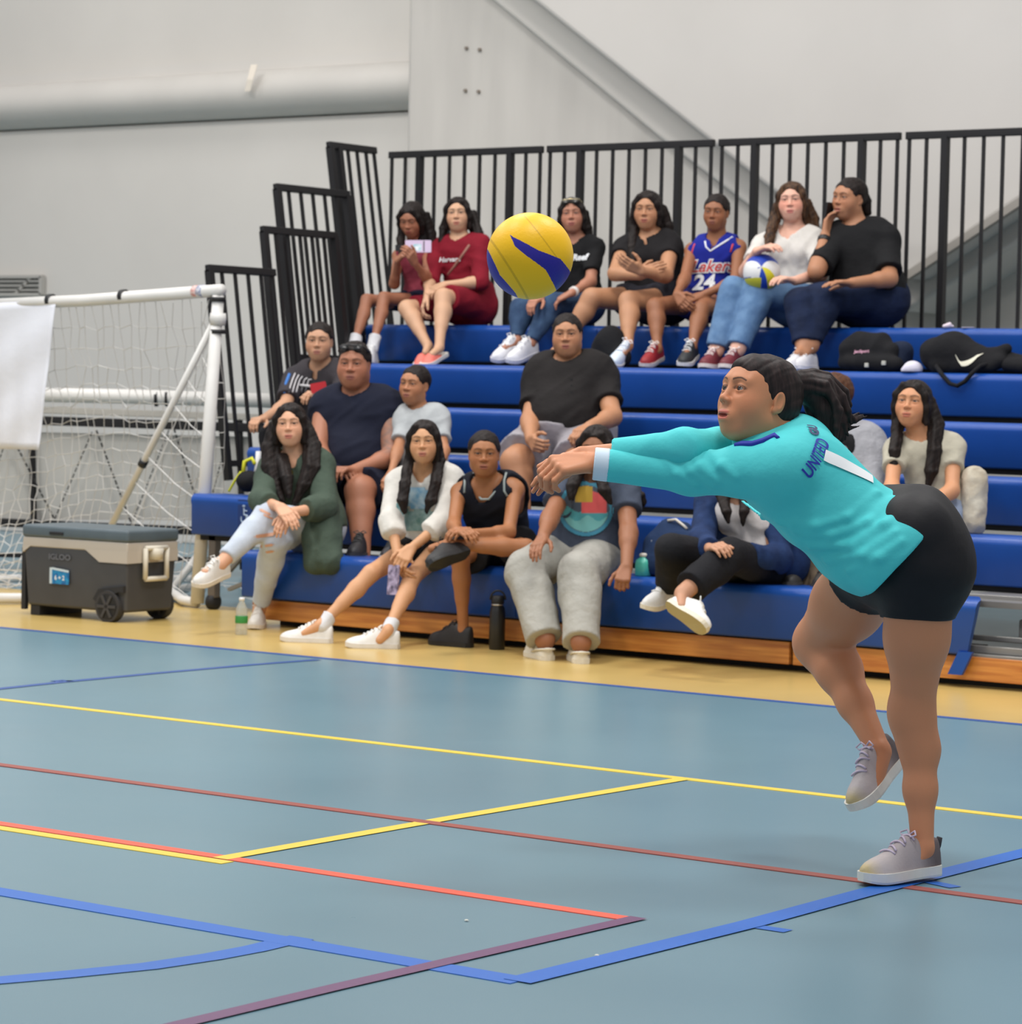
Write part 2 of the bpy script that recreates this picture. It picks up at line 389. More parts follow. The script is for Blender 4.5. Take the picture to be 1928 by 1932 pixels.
# big sloping slab on the right, with a V shaped lower edge
YS=WY-.85
def ws(x,y): return atY(x,y,YS)
poly=[ws(-125,-900),ws(1340,272),ws(1590,470),ws(1705,528),ws(1928,378),ws(2150,228),ws(2150,-900)]
o=MB(); o.prism(poly,(0,.9,0)); q=o.build('trim_4',mat('slab_paint',(202,198,193),.75,var=.06,vscale=.9),None,bevel=.05); tag(q,kind='structure')
# backing under the slab, second layer
poly=[atY(1000,40,YS+.3),atY(1340,330,YS+.3),atY(1700,640,YS+.3),atY(2150,640,YS+.3),atY(2150,-20,YS+.3),atY(1100,-20,YS+.3)]
o=MB(); o.prism([atY(-165,-900,YS+.3),atY(1240,260,YS+.3),atY(1560,505,YS+.3),atY(1705,590,YS+.3),atY(2150,320,YS+.3),atY(2150,-900,YS+.3)],(0,.6,0)); q=o.build('trim_5',wm,None,bevel=.04); tag(q,kind='structure')
o=MB(); o.bar(ws(1690,540)-np.array([0,.04,0]),ws(2150,238)-np.array([0,.04,0]),.05,.055); q=o.build('trim_6',mat('beam_grey',(150,145,138),.6),None,bevel=.006); tag(q,kind='structure')
# window vent far left
p0=wy(-40,523,WY-.08); p1=wy(84,556,WY-.08)
w=MB(); z1,z0=p0[2],p1[2]; 
w.box((p0[0],WY-.1,z0),(p1[0],WY-.085,z1)); q=w.build('window_1',mat('win_dark',(120,120,115),.4,var=.3,vscale=6)); tag(q,kind='structure')
f=MB(); 
for (a,b) in (((p0[0],z1),(p1[0],z1)),((p0[0],z0),(p1[0],z0))): f.box((a[0],WY-.13,a[1]-.012),(b[0],WY-.08,a[1]+.012))
f.box((p1[0]-.02,WY-.13,z0),(p1[0]+.01,WY-.08,z1)); 
for k in range(3): zz=z0+(z1-z0)*(k+1)/4; f.box((p0[0],WY-.12,zz-.006),(p1[0],WY-.09,zz+.006))
f.bar((p1[0]-.32,WY-.11,z0),(p1[0]-.12,WY-.11,z1),.02,.02); q2=f.build('window_frame',mat('win_frame',(175,172,166),.6),q); q2['kind']='structure'
# ================================================================== BLEACHERS
bp=mat('bench_blue',(24,76,160),.36,bump=(60,.12,.004),var=.12,vscale=3,spec=.4)
dk=mat('bleacher_dark',(26,26,28),.7); al=mat('bleacher_aluminium',(150,148,145),.45,.5,var=.12,vscale=4)
def bench_profile(y,z,h,dep=.27):
    r=.042; P=[(y+dep,z-.03),(y+dep,z-.004)]
    P+=[(y+.06,z)]
    for k in range(7):
        a=math.pi/2+math.pi/2*k/6; P.append((y+r+r*math.cos(a)-.006,z-r+r*math.sin(a)))
    P+=[(y+.000,z-.062),(y+.003,z-h+.01),(y+.012,z-h),(y+.05,z-h),(y+.05,z-.04)]
    return P
XR=-2.0
for i in range(6):
    y,z=RY[i],RZ[i]
    z+= [0,0,0,0,-.002,-.003][i]
    x0=[-10.44,-11.36,-11.47,-11.65,-11.9,-12.05][i]; x1=-6.05 if i==0 else XR
    h=.25 if i==0 else .235
    row=empty('bleacher_bench',((x0+x1)/2,y,z-h),['long blue bleacher bench of the lowest row with slanted right end','blue bleacher bench of the second row from the floor, jutting out furthest left','blue bleacher bench of the third row from the floor','blue bleacher bench of the fourth row, under the big seated man in black','blue bleacher bench of the fifth row where the top row rests its feet','blue topmost bleacher bench in front of the black railing'][i],'bench','rows of blue bleacher benches')
    P=bench_profile(y,z,h)
    # modules with fine seams
    o=MB(); w=.457; x=x0
    n=int(math.ceil((x1-x0)/ (w*4)))
    for k in range(n):
        a=x0+k*w*4; b=min(a+w*4-.004,x1)
        if i==0 and k==n-1:
            pts=[np.array([a,p[0],p[1]]) for p in P]; m=len(pts); end=[np.array([b-(z-p[1])*.20-max(0,p[0]-y-.03)*.55,p[0],p[1]]) for p in P]
            o.add(pts+end,[tuple(range(m))[::-1],tuple(range(m,2*m))]+[(j,(j+1)%m,(j+1)%m+m,j+m) for j in range(m)])
        else: o.prism([np.array([a,p[0],p[1]]) for p in P],(b-a,0,0))
    q=o.build('seat',bp,row,True); em=q.modifiers.new('es','EDGE_SPLIT'); em.split_angle=math.radians(50)
    o=MB(); o.box((x0+.02,y+.26,z-.05),((x1 if i else XR)-.02,y+.62,z-.022)); o.build('footboard',al if i<2 else dk,row)
    if i: o=MB(); o.box((x0+.03,y+.045,z-h-.03),(x1-.02,y+.07,z-.04)); o.build('riser',dk,row)
    if i==0:
        wd=mat('kick_wood',(220,150,72),.42,c2=(186,112,50),vscale=2.2,stretch=(1.2,8,22),coat=.2)
        for (a,b) in ((-10.40,-7.05),(-7.03,-6.28),(-6.26,XR)):
            o=MB(); o.box((a,y+.045,.035),(b,y+.08,.142)); o.build('kickboard',wd,row,bevel=.004)
        o=MB(); o.box((-10.3,y+.16,0.0),(XR,y+.2,.16)); o.box((x0+.05,y+.09,.14),(x1-.2,y+.5,.16)); o.build('base_frame',dk,row)
        o=MB(); o.prism([np.array([x1-.09,y-.004,.165]),np.array([x1-.02,y-.004,.165]),np.array([x1-.07,y-.004,.06]),np.array([x1-.14,y-.004,.06])],(0,.02,0)); o.build('end_cap',bp,row)
    if i==1:
        # leg under the overhanging left end, its wheel and braces
        o=MB(); o.bar((-11.24,y+.07,z-h),(-11.24,y+.07,.07),.055,.05); o.build('leg',mat('leg_metal',(120,112,104),.4,.6),row,bevel=.004)
        o=MB(); o.lathe((-11.27,y+.07,.045),[(.02,0),(.045,.004),(.045,.05),(.02,.054)],(1,0,0),16); o.build('wheel',dk,row,True)
        for a_,b_ in (((-11.2,y+.1,.18),(-10.95,y+.1,.41)),((-11.24,y+.5,z-.06),(-11.24,y+.5,.02)),((-11.15,y+.1,.12),(-10.5,y+.1,.36))):
            o=MB(); o.bar(a_,b_,.03,.02); o.build('brace',al,row)
        o=MB(); o.box((-6.02,y-.25,.19),(XR,y-.22,.30)); o.build('step_panel',mat('panel_grey',(128,128,127),.55,.2),row,bevel=.01)
        o=MB(); o.box((-6.15,y-.50,.155),(XR,y-.47,.19)); o.box((-6.15,y-.54,.10),(XR,y-.50,.155)); o.box((-6.2,y-.36,.20),(XR,y-.34,.225)); o.box((-6.3,y-.2,.37),(XR,y+.0,.40)); o.build('step_edge',al,row,bevel=.004)
        # accessible-seat sign near the left end
        c=atY(462,968,y-.002); o=MB(); o.box((c[0]-.052,y-.004,c[2]-.075),(c[0]+.052,y-.001,c[2]+.075)); sg=o.build('sign',mat('sign_blue',(22,52,112),.4),row)
        o=MB(); 
        ring=[c+np.array([.02*math.cos(a)-.004,-.004,-.03+.026*math.sin(a)]) for a in np.linspace(math.radians(-200),math.radians(60),12)]
        o.tube(ring,.004,5); o.tube([c+np.array([-.004,-.004,.045]),c+np.array([-.004,-.004,.035])],.009,6); o.tube([c+np.array([-.004,-.004,.03]),c+np.array([-.002,-.004,-.01]),c+np.array([.022,-.004,-.012]),c+np.array([.032,-.004,-.04])],.005,5); o.tube([c+np.array([-.003,-.004,.015]),c+np.array([.02,-.004,.012])],.0035,5)
        o.build('wheelchair_symbol',mat('sign_white',(170,190,215),.5),sg)
# railings
rb=mat('rail_black',(27,26,28),.5,spec=.35)
def rail_panel(tl,tr,bl,br,nb,thick,label,rw=.05,end=(0,1)):
    tl,tr,bl,br=[np.asarray(v,float) for v in (tl,tr,bl,br)]
    o0=empty('railing',(bl+br)/2,label,'railing','black bar railings of the bleachers')
    d=unit(tr-tl); up=unit(tl-bl)
    o=MB(); o.bar(tl-d*.01-up*.02,tr+d*.01-up*.02,.035,.045,up=up); o.build('top_rail',rb,o0,bevel=.004)
    o=MB(); o.bar(bl+up*.05,br+up*.05,.03,.035,up=up); o.build('bottom_rail',rb,o0)
    for k in range(nb):
        t=k/(nb-1); a=tl+(tr-tl)*t-up*.03; b=bl+(br-bl)*t
        if t==0: a=a+d*.01;b=b+d*.01
        if t==1: a=a-d*.01;b=b-d*.01
        o=MB()
        if k in thick: o.bar(a,b-up*.05,.045,.04,up=d); o.build('post',rb,o0)
        else: o.bar(a,b,.018,.018,up=d); o.build('bar',rb,o0)
    return o0
names=['black railing panel behind the girl holding a lilac phone','black railing panel behind the woman with sunglasses on her head','black railing panel behind the woman in a white top','black railing panel at the right end, above the duffel bag']
Yq=15.341; Wd=1.248; g=.0592; X0=-12.373; Zt=2.866
for k in range(4):
    a=X0+k*(Wd+g); rail_panel((a,Yq,Zt),(a+Wd,Yq,Zt),(a,Yq,1.62),(a+Wd,Yq,1.62),11,(2,8),names[k])
def side_panel(tlp,trp,blp,Xt,Xb,nb,thick,label,H=None):
    tl=atX(*tlp,Xt); tr=atX(*trp,Xt); tr[2]=tl[2]; bl=atX(*blp,Xb); bl[1]=tl[1]; br=bl+(tr-tl)
    br[0]=Xb; print('side',label[:30],tl,tr,bl)
    return rail_panel(tl,tr,bl,br,nb,thick,label)
side_panel((392,500),(515,507),(452,890),-11.85,-11.67,6,(0,),'lowest of four black end railings, left of the man in the referee shirt')
side_panel((495,427),(632,435),(560,800),-12.0,-11.82,7,(0,6),'second lowest of four black end railings, standing behind the lowest')
side_panel((520,347),(655,355),(600,690),-12.2,-12.02,7,(0,6),'second highest of four black end railings at the left end')
side_panel((620,268),(706,275),(690,640),-12.35,-12.14,6,(0,1),'highest of four black end railings, reaching above the back railing')
# ================================================================== PEOPLE
FINE=1.0
def lerp(a,b,t): return np.asarray(a)+(np.asarray(b)-np.asarray(a))*t
def skinmat(): return mat('skin',(200,150,120),.5,attr=True,bump=(220,.12,.002),spec=.4,sss=.06)
def fabric(name,c,rough=.85,bump=(26,.35,.012),var=.10,vscale=14,**k): return mat(name,c,rough,bump=bump,var=var,vscale=vscale,spec=.25,**k)
def hairmat(name='hair_black',c=(22,17,16),c2=(38,29,26)): return mat(name,c,.55,c2=c2,vscale=3.0,stretch=(30,30,3.0),bump=(3,.3,.003),spec=.22)
class Head:
    def __init__(s,pos,sc,yaw=0,pitch=0,roll=0):
        """yaw>0 turns the face to image left, pitch>0 lifts it, roll>0 tips the crown to image right"""
        s.p=np.asarray(pos,float); s.s=sc
        v=CC-s.p; v[2]=0; c=unit(v); up=np.array([0,0,1.])
        y,p,r=[math.radians(a) for a in (yaw,pitch,roll)]
        rt=np.cross(up,c)  # image right when looking at the face
        f=c*math.cos(y)-rt*math.sin(y); x=np.cross(up,f)
        f2=f*math.cos(p)+up*math.sin(p); u2=np.cross(f2,x)
        x2=x*math.cos(r)-u2*math.sin(r); u3=u2*math.cos(r)+x*math.sin(r)
        s.f=f2; s.R=np.stack([x2,-f2,u3],1)
    def w(s,*p): return s.p+s.s*(s.R@np.array(p,float))
    def loc(s,P): return ((np.asarray(P)-s.p)@s.R)/s.s
    def e(s,c,r,k=.01,op='u',**q): return ell(s.w(*c),np.array(r)*s.s,s.R,k*s.s,op=op,**q)
    def c(s,a,b,ra,rb=None,k=.01,op='u',**q): return cap(s.w(*a),s.w(*b),ra*s.s,(ra if rb is None else rb)*s.s,k*s.s,op=op,**q)
def head_prims(h,sex='f',chub=0.,open_mouth=0.,eye_open=1.):
    P=[h.e((0,.018,.032),(.074,.093,.080),.01), h.e((0,-.020,-.016),((.061 if sex=='m' else .0585)+.006*chub,.062,.078),.035),
       h.c((0,-.060,-.084),(0,-.052,-.078),.017+.003*chub,k=.035)]
    for x in (-1,1):
        jw=1. if sex=='m' else .90
        P+=[h.c((x*.044*jw,.004,-.050),(x*.020*jw,-.046,-.078),.021*jw+.006*chub,.017*jw+.005*chub,.04),
            h.e((x*.036,-.050,-.024),(.027+.005*chub,.025,.030+.004*chub),.04)]
    P.append(h.e((0,-.054,.040),(.046,.022,.026),.04))
    b=1.0 if sex=='m' else .6
    for x in (-1,1):
        P.append(h.c((x*.014,-.0805,.034),(x*.043,-.069,.031),.0075*(.8+.2*b),.006,.018))
        P.append(h.e((x*.031,-.097,.012),(.020,.020,.015),.016,'s'))
        P.append(h.e((x*.031,-.0715,.012),(.0158,.0148,.0140),.008))
        P.append(h.e((x*.0315,-.089,.0115),(.0155,.0170,.0056*eye_open),.002,'s'))
    nw=.92 if sex=='f' else 1.12
    P+=[h.c((0,-.081,.014),(0,-.0985,-.0155),.0062,.0082*nw,.014), h.e((0,-.0985,-.0185),(.0112*nw,.0098,.0084),.008)]
    for x in (-1,1):
        P.append(h.e((x*.0128*nw,-.0915,-.0215),(.0072*nw,.0095,.0064),.007)); P.append(h.e((x*.0066*nw,-.0995,-.0275),(.0034,.005,.0026),.003,'s'))
    om=open_mouth
    P+=[h.e((0,-.078,-.055),(.026,.014,.020),.022),
        h.e((0,-.0895,-.0505),(.0195,.0072,.0048),.005), h.e((0,-.0872,-.0620-om*.006),(.0165,.0076,.0060),.005),
        h.e((0,-.0945,-.0563-om*.003),(.0195,.0100,.0010+om*.0042),.002,'s')]
    for x in (-1,1):
        P.append(h.e((x*.0745,.014,.000),(.0070,.0165,.028),.004)); P.append(h.e((x*.0808,.011,.003),(.0045,.0095,.018),.003,'s')); P.append(h.e((x*.0735,.006,-.022),(.006,.008,.009),.005))
    return P
def skin_colors(V,h,base,lip=(176,92,88),blush=.25,brow=(38,28,25),extra=None):
    base=np.array(lin(base)); C=np.tile(base,(len(V),1))
    L=h.loc(V); near=(np.abs(L)<.14).all(1); q=L[near]; c=C[near]
    def mix(c,m,col): return c*(1-m[:,None])+np.array(lin(col))*m[:,None]
    def blob(cx,cy,cz,rx,ry,rz,soft=.3):
        d=np.sqrt(((q[:,0]-cx)/rx)**2+((q[:,1]-cy)/ry)**2+((q[:,2]-cz)/rz)**2); return np.clip((1+soft-d)/soft/1.0,0,1)*(d<1+soft)
    rb=tuple(min(255,v) for v in (base*0+1))
    red=np.array(base)*np.array([1.08,.78,.74])
    for x in (-1,1):
        m=blob(x*.040,-.075,-.018,.022,.04,.020,1.0)*blush; c=c*(1-m[:,None])+red*m[:,None]
    m=blob(0,-.108,-.02,.012,.02,.012,.8)*blush*.6; c=c*(1-m[:,None])+red*m[:,None]
    m=np.maximum(blob(0,-.094,-.0505,.0200,.014,.0052),blob(0,-.091,-.0622,.0170,.014,.0066))*.8; c=mix(c,m,lip)
    m=blob(0,-.093,-.0566,.0185,.012,.0014,.6)*.8; c=mix(c,m,(70,28,26))
    for x in (-1,1):
        # lashes and lid line
        d=np.sqrt(((q[:,0]-x*.0315)/.0172)**2+((q[:,2]-.0125)/.0074)**2); m=np.clip(1-np.abs(d-1)*3.2,0,1)*(q[:,1]<-.06)*(q[:,2]>.0095)*.85; c=mix(c,m,(40,27,24))
        ax=np.abs(q[:,0]); s_=(q[:,0]*x>0)
        zc=.0325+.0050*np.sin(np.clip((ax-.012)/.038,0,1)*math.pi*.85)-.003*np.clip((ax-.035)/.015,0,1)
        m=np.clip(1.6-np.abs(q[:,2]-zc)/.0021,0,1)*((ax>.011)&(ax<.050))*s_*(q[:,1]<-.05)*.85; c=mix(c,m,brow)
    C[near]=c
    if extra: C=extra(V,C)
    return C
def uvsphere(c,r,n=16,m=10):
    V=[];F=[]
    for i in range(m+1):
        t=math.pi*i/m
        for j in range(n): a=2*math.pi*j/n; V.append((c[0]+r*math.sin(t)*math.cos(a),c[1]+r*math.sin(t)*math.sin(a),c[2]+r*math.cos(t)))
    for i in range(m):
        for j in range(n): F.append((i*n+j,i*n+(j+1)%n,(i+1)*n+(j+1)%n,(i+1)*n+j))
    return np.array(V),F
def eyes(h,body,gaze=None,n=16):
    for x in (-1,1):
        c=h.w(x*.031,-.0715,.012); V,F=uvsphere(c,.0128*h.s,n,n)
        g=unit(h.f if gaze is None else gaze); d=((V-c)/(.0128*h.s))@g
        col=np.tile(np.array([.34,.31,.29]),(len(V),1)); col[d>.76]=lin((38,24,18)); col[d>.955]=(.002,.002,.002)
        make('eye',V,F,mat('eye',(255,255,255),.15,attr=True,spec=.6),body,True,col)
def hand_prims(w,tip,side,pn,s=1.,curl=.5,spread=.0,fist=False,L=None):
    """w wrist, tip where the knuckle row points, side=+1 thumb on the d x n side"""
    d=unit(tip-w); n=pn-d*(pn@d); n=unit(n); l=np.cross(d,n)*side
    P=[]; K=[]
    for i,off in enumerate((.028,.010,-.009,-.026)):
        kb=w+s*(d*(.086-(.006 if i==3 else 0)-(.002 if i==0 else 0))+l*off); K.append(kb)
        P.append(cap(w+s*(l*off*.55+d*.008),kb,.0145*s,.0115*s,.012))
    P.append(cap(w+s*(d*.012+l*.016),w+s*(d*.05+l*.030),.015*s,.012*s,.012))
    for i,(kb,f) in enumerate(zip(K,(.92,1.02,.96,.76))):
        a=0; p=kb; dd=d+l*spread*(1.5-i)*.5; dd=unit(dd); c=curl[i] if hasattr(curl,'__len__') else curl
        for j,(le,ra,rb_) in enumerate(((.043,.0092,.0082),(.026,.0082,.0074),(.021,.0074,.0060))):
            a+=c*(1.0,1.15,.8)[j]; q=p+s*f*le*(dd*math.cos(a)+n*math.sin(a)); P.append(cap(p,q,ra*s*(.92 if i==3 else 1),rb_*s*(.92 if i==3 else 1),.004)); p=q
    p=w+s*(d*.022+l*.026+n*.006); t=unit(d*.62+l*.62+n*.32)
    for j,(le,ra,rb_) in enumerate(((.036,.0125,.0105),(.030,.0102,.0092),(.024,.0090,.0068))):
        q=p+s*le*t; P.append(cap(p,q,ra*s,rb_*s,.006)); p=q; t=unit(t+d*.35+n*.25*(1 if j else .3)-l*.25)
    return P
TF=[(-.06,.142,.094),(.10,.154,.099),(.25,.134,.090),(.42,.112,.080),(.60,.124,.088),(.76,.142,.088),(.88,.142,.068)]
TM=[(-.06,.150,.100),(.10,.160,.108),(.25,.155,.106),(.42,.150,.102),(.60,.165,.108),(.78,.182,.106),(.90,.172,.078)]
class Body:
    def __init__(b,sp):
        b.sp=sp; s=b.s=sp.get('s',1.); g=b.g=sp.get('g',1.); Y=sp.get('Y',0)
        def pt(q):
            if len(q)==4: return atD(q[0],q[1],q[2])
            return atY(q[0],q[1],Y+q[2])
        b.pel=pt(sp['pel']); b.neck=pt(sp['neck']); b.hd=pt(sp['head'])
        b.h=Head(b.hd,sp.get('hs',1.),*sp.get('face',(0,0,0)))
        b.arm=[]; b.leg=[]
        up=unit(b.neck-b.pel)
        for i,a in enumerate(sp['arms']):
            sh=pt(a['sh']); el=atL(sh,a['el'][0],a['el'][1],(a.get('lu',.275))*s,a['el'][2]); wr=atL(el,a['wr'][0],a['wr'][1],a.get('lf',.235)*s,a['wr'][2])
            ha=atL(wr,a['ha'][0],a['ha'][1],.09*s,a['ha'][2]); b.arm.append(dict(sh=sh,el=el,wr=wr,ha=ha,**{k:v for k,v in a.items() if k not in('sh','el','wr','ha')}))
        lat=b.arm[1]['sh']-b.arm[0]['sh']; b.lat=unit(lat)
        hl=unit(np.array(sp['hlat'])) if 'hlat' in sp else unit(lerp(b.lat,[1,0,0],.6)); b.hlat=hl
        b.up=up; b.fwd=unit(-np.cross(up,b.lat)); b.hfwd=unit(-np.cross([0,0,1.],hl))
        for i,l in enumerate(sp['legs']):
            hip=pt(l['hip']) if 'hip' in l else b.pel+hl*(-.088 if i==0 else .088)*s*min(g,1.25)
            kn=atL(hip,l['kn'][0],l['kn'][1],l.get('lt',.40)*s,l['kn'][2]) if len(l['kn'])==3 else pt(l['kn'])
            an=l['an']
            if isinstance(an[0],str) and an[0]=='P': an=np.asarray(an[1],float)
            elif an[0]=='z': an=atZ(an[1],an[2],an[3])
            elif an[0]=='Y': an=atY(an[1],an[2],Y+an[3])
            elif an[0]=='D': an=atD(an[1],an[2],an[3])
            else: an=atL(kn,an[0],an[1],l.get('ls',.385)*s,an[2])
            toe=l['toe']
            if isinstance(toe[0],str) and toe[0]=='P': toe=np.asarray(toe[1],float)
            elif toe[0]=='z': toe=atZ(toe[1],toe[2],toe[3])
            elif toe[0]=='Y': toe=atY(toe[1],toe[2],Y+toe[3])
            else: toe=atL(an,toe[0],toe[1],.19*s,toe[2])
            b.leg.append(dict(hip=hip,kn=kn,an=an,toe=toe,**{k:v for k,v in l.items() if k not in('hip','kn','an','toe')}))
        if sp.get('dbg',1):
            n=np.linalg.norm
            print('%-9s torso %.2f sh %.2f'%(sp['id'],n(b.neck-b.pel),n(lat)),' arms',['%.2f/%.2f'%(n(a['el']-a['sh']),n(a['wr']-a['el'])) for a in b.arm],'legs',['%.2f/%.2f'%(n(l['kn']-l['hip']),n(l['an']-l['kn'])) for l in b.leg],'pelz %.2f'%b.pel[2])
    def spine(b,t):
        m=lerp(b.pel,b.neck,.5)-b.fwd*b.sp.get('bow',.03)*b.s
        return (1-t)**2*b.pel+2*t*(1-t)*m+t*t*b.neck
    def torso(b,infl=0.,t0=-1,t1=2,prof=None,k=.06,gx=None):
        P=[]; s=b.s; g=b.g if gx is None else gx
        for t,w,r in (prof or (TM if b.sp.get('sex')=='m' else TF)):
            if t<t0 or t>t1: continue
            c=b.spine(t); la=unit(lerp(b.hlat,b.lat,min(max(t,0),1))); gg=g if t<.75 else 1+(g-1)*.6
            r2=r*s*gg+infl; w2=max(w*s*gg+infl-r2,.005); P.append(cap(c-la*w2,c+la*w2,r2,r2,k))
        if b.sp.get('belly'): q=b.spine(.28)+b.fwd*.075*s*g; P.append(ell(q,(b.sp['belly']*s+infl,)*3,None,.09))
        if b.sp.get('bust'):
            for x in (-1,1): q=b.spine(.70)+b.fwd*(.070*s*g)+b.lat*x*.062*s*g; P.append(ell(q,(b.sp['bust']*s+infl*.8,)*3,None,.045))
        # shoulders
        for a in b.arm: P.append(cap(b.spine(.93),a['sh']-b.up*.004,.050*s*min(g,1.2)+infl*.7,.050*s*min(g,1.25)+infl*.7,.04))
        return P
    def neckp(b,infl=0):
        h=b.h; s=b.h.s; nr=b.sp.get('nr',.052)*s
        base=b.spine(.97); top=h.w(0,.022,-.045)
        return [cap(base,top,nr*1.08+infl,nr*.98+infl,.03), cap(base,h.w(0,-.0,-.055),nr*.9+infl,nr*.8+infl,.03)]
    def armp(b,i,t0=0.,t1=2.,infl=0.,flat=True,k=.025,r=(.044,.036,.0345,.024),flare=0.):
        a=b.arm[i]; s=b.s*a.get('ag',b.sp.get('ag',b.g**.7)); P=[]
        sh,el,wr=a['sh'],a['el'],a['wr']
        if t0<1:
            e=min(t1,1); q=lerp(sh,el,e); re=(r[0]+(r[1]-r[0])*e)*s+infl+flare*(t1<=1)
            P.append(cap(sh,q,r[0]*s+infl,re,k,clip=[(q,el-sh)] if (flat and t1<1) else None))
        if t1>1:
            e=t1-1; q=lerp(el,wr,e); c=[(q,wr-el)] if (flat and t1<2.0) else None
            rm=(r[2]+(r[3]-r[2])*e)*s+infl+flare
            P.append(cap(el,q,r[2]*s+infl,rm,k,clip=c))
            m=lerp(el,wr,.28)
            if e>.4: P.append(cap(lerp(el,wr,.08),m,r[2]*s*1.0+infl,r[2]*s*1.04+infl,k))
        return P
    def legp(b,i,t0=0.,t1=2.,infl=0.,k=.03,r=None,flare=0.,flat=True):
        l=b.leg[i]; s=b.s*b.sp.get('lg',b.g**.5); P=[]; r=r or b.sp.get('lr',(.078,.052,.048,.030))
        hip,kn,an=l['hip'],l['kn'],l['an']
        e=min(t1,1); q=lerp(hip,kn,e)
        P.append(cap(hip,q,r[0]*s+infl,(r[0]+(r[1]-r[0])*e)*s+infl+(flare if t1<=1 else flare*.3),k,clip=[(q,kn-hip)] if (flat and t1<1) else None))
        if t1>1:
            e=t1-1; q=lerp(kn,an,e); dn=unit(an-kn)
            back=unit((kn-hip)*.0+ (hip-kn)-dn*((hip-kn)@dn)) # towards the hip side = back of the knee
            if np.linalg.norm((hip-kn)-dn*((hip-kn)@dn))<.08: back=-b.hfwd
            P.append(cap(kn,q,r[2]*s+infl,(r[2]+(r[3]-r[2])*e)*s+infl+flare,k,clip=[(q,an-kn)] if (flat and t1<2) else None))
            if e>.35: m=lerp(kn,an,.30)+back*.012*s; P.append(cap(lerp(kn,an,.14)+back*.006*s,m,r[2]*s*.95+infl+flare*.3,r[2]*s*1.03+infl+flare*.3,k)); P.append(cap(m,lerp(kn,an,.58)+back*.006*s,r[2]*s*1.0+infl+flare*.4,r[2]*s*.74+infl+flare*.6,k))
        return P
    def body_prims(b,hands=True):
        P=b.torso(); P+=b.neckp(); regs=[]
        for i in (0,1): P+=b.legp(i,0,2,flat=False)
        for i,l in enumerate(b.leg): P.append(cap(l['an']+(l['an']-l['kn'])*.06,lerp(l['an'],l['toe'],.45)+(l['an']-l['kn'])*.10,.029*b.s,.022*b.s,.02))
        for i in (0,1): P+=b.armp(i,0,2,flat=False)
        P+=head_prims(b.h,b.sp.get('sex','f'),b.sp.get('chub',0),b.sp.get('om',0),b.sp.get('eo',.74))
        for i,a in enumerate(b.arm):
            if a.get('nohand'): continue
            pn=np.array(a['pn'],float) if 'pn' in a else np.array([0,.3,-1.])
            hp=hand_prims(a['wr'],a['ha'],a.get('side',1 if i==0 else -1),pn,b.s*a.get('hsz',1.0),a.get('curl',.45),a.get('spread',.0))
            P+=hp
            lo=np.min([_bb(q)[0] for q in hp],0);hi=np.max([_bb(q)[1] for q in hp],0); a['hb']=(lo,hi); regs.append((lo,hi,b.sp.get('hres',.0036)))
        return P,regs
    def build(b):
        sp=b.sp; P,regs=b.body_prims(); h=b.h; R=.135*h.s
        regs=[(h.p-R,h.p+R*np.array([1,1,1.05]),sp.get('fres',.0029))]+regs
        V,F=sdf_mesh(P,sp.get('bres',.009),regs)
        root=empty('person',(b.pel[0],b.pel[1],sp.get('z0',b.pel[2]-.1)),sp['label'],'person',sp.get('group')); b.root=root; b.bp=P
        C=skin_colors(V,h,sp.get('skin',(186,134,104)),sp.get('lip',(170,92,84)),sp.get('blush',.25),extra=sp.get('extra') and (lambda V,C: sp['extra'](b,V,C)))
        b.body=make('body',V,F,skinmat(),root,True,C); eyes(h,b.body,sp.get('gaze'),sp.get('eyen',12))
        return b
    def cloth(b,name,prims,m,res=.009,wr=(.004,24,1,'fold'),label=None,parent=None):
        V,F=sdf_mesh(prims,res,wr=wr); return make(name,V,F,m,parent or b.root,True,label=label)
    def top(b,name,m,sleeve=.5,hem=.06,infl=.014,neck=.066,v=0.,wr=(.0045,22,1,'fold'),res=.009,flare=.004,tank=False,open_=None,sl_infl=None,label=None,extra=None,hemn=None):
        P=b.torso(infl)
        c=b.spine(hem)
        P.append(cut(c,-(b.spine(hem+.1)-c) if hemn is None else hemn,.004))
        if tank:
            for i,a in enumerate(b.arm):
                o=b.lat*(-1 if i==0 else 1); P.append(cap(a['sh']+o*.018*b.s+b.up*.06,a['sh']+o*.012*b.s-b.up*.09*b.s,.052*b.s,.056*b.s,.006,op='s'))
        elif sleeve:
            for i in (0,1):
                sl=sleeve[i] if hasattr(sleeve,'__len__') else sleeve
                P+=b.armp(i,0,sl,(sl_infl if sl_infl is not None else infl),flare=flare)
        nb=b.spine(.965)
        P.append(cap(nb+b.fwd*.012*b.s-b.up*.01,nb+(b.h.w(0,0,-.05)-nb)*1.6,neck*b.s,neck*b.s*1.15,.006,op='s'))
        if v: P.append(cap(nb+b.fwd*.06*b.s,nb+b.fwd*.10*b.s-b.up*v,.036*b.s,.008*b.s,.004,op='s'))
        if extra: P+=extra
        b.tp=P
        return b.cloth(name,P,m,res,wr,label)
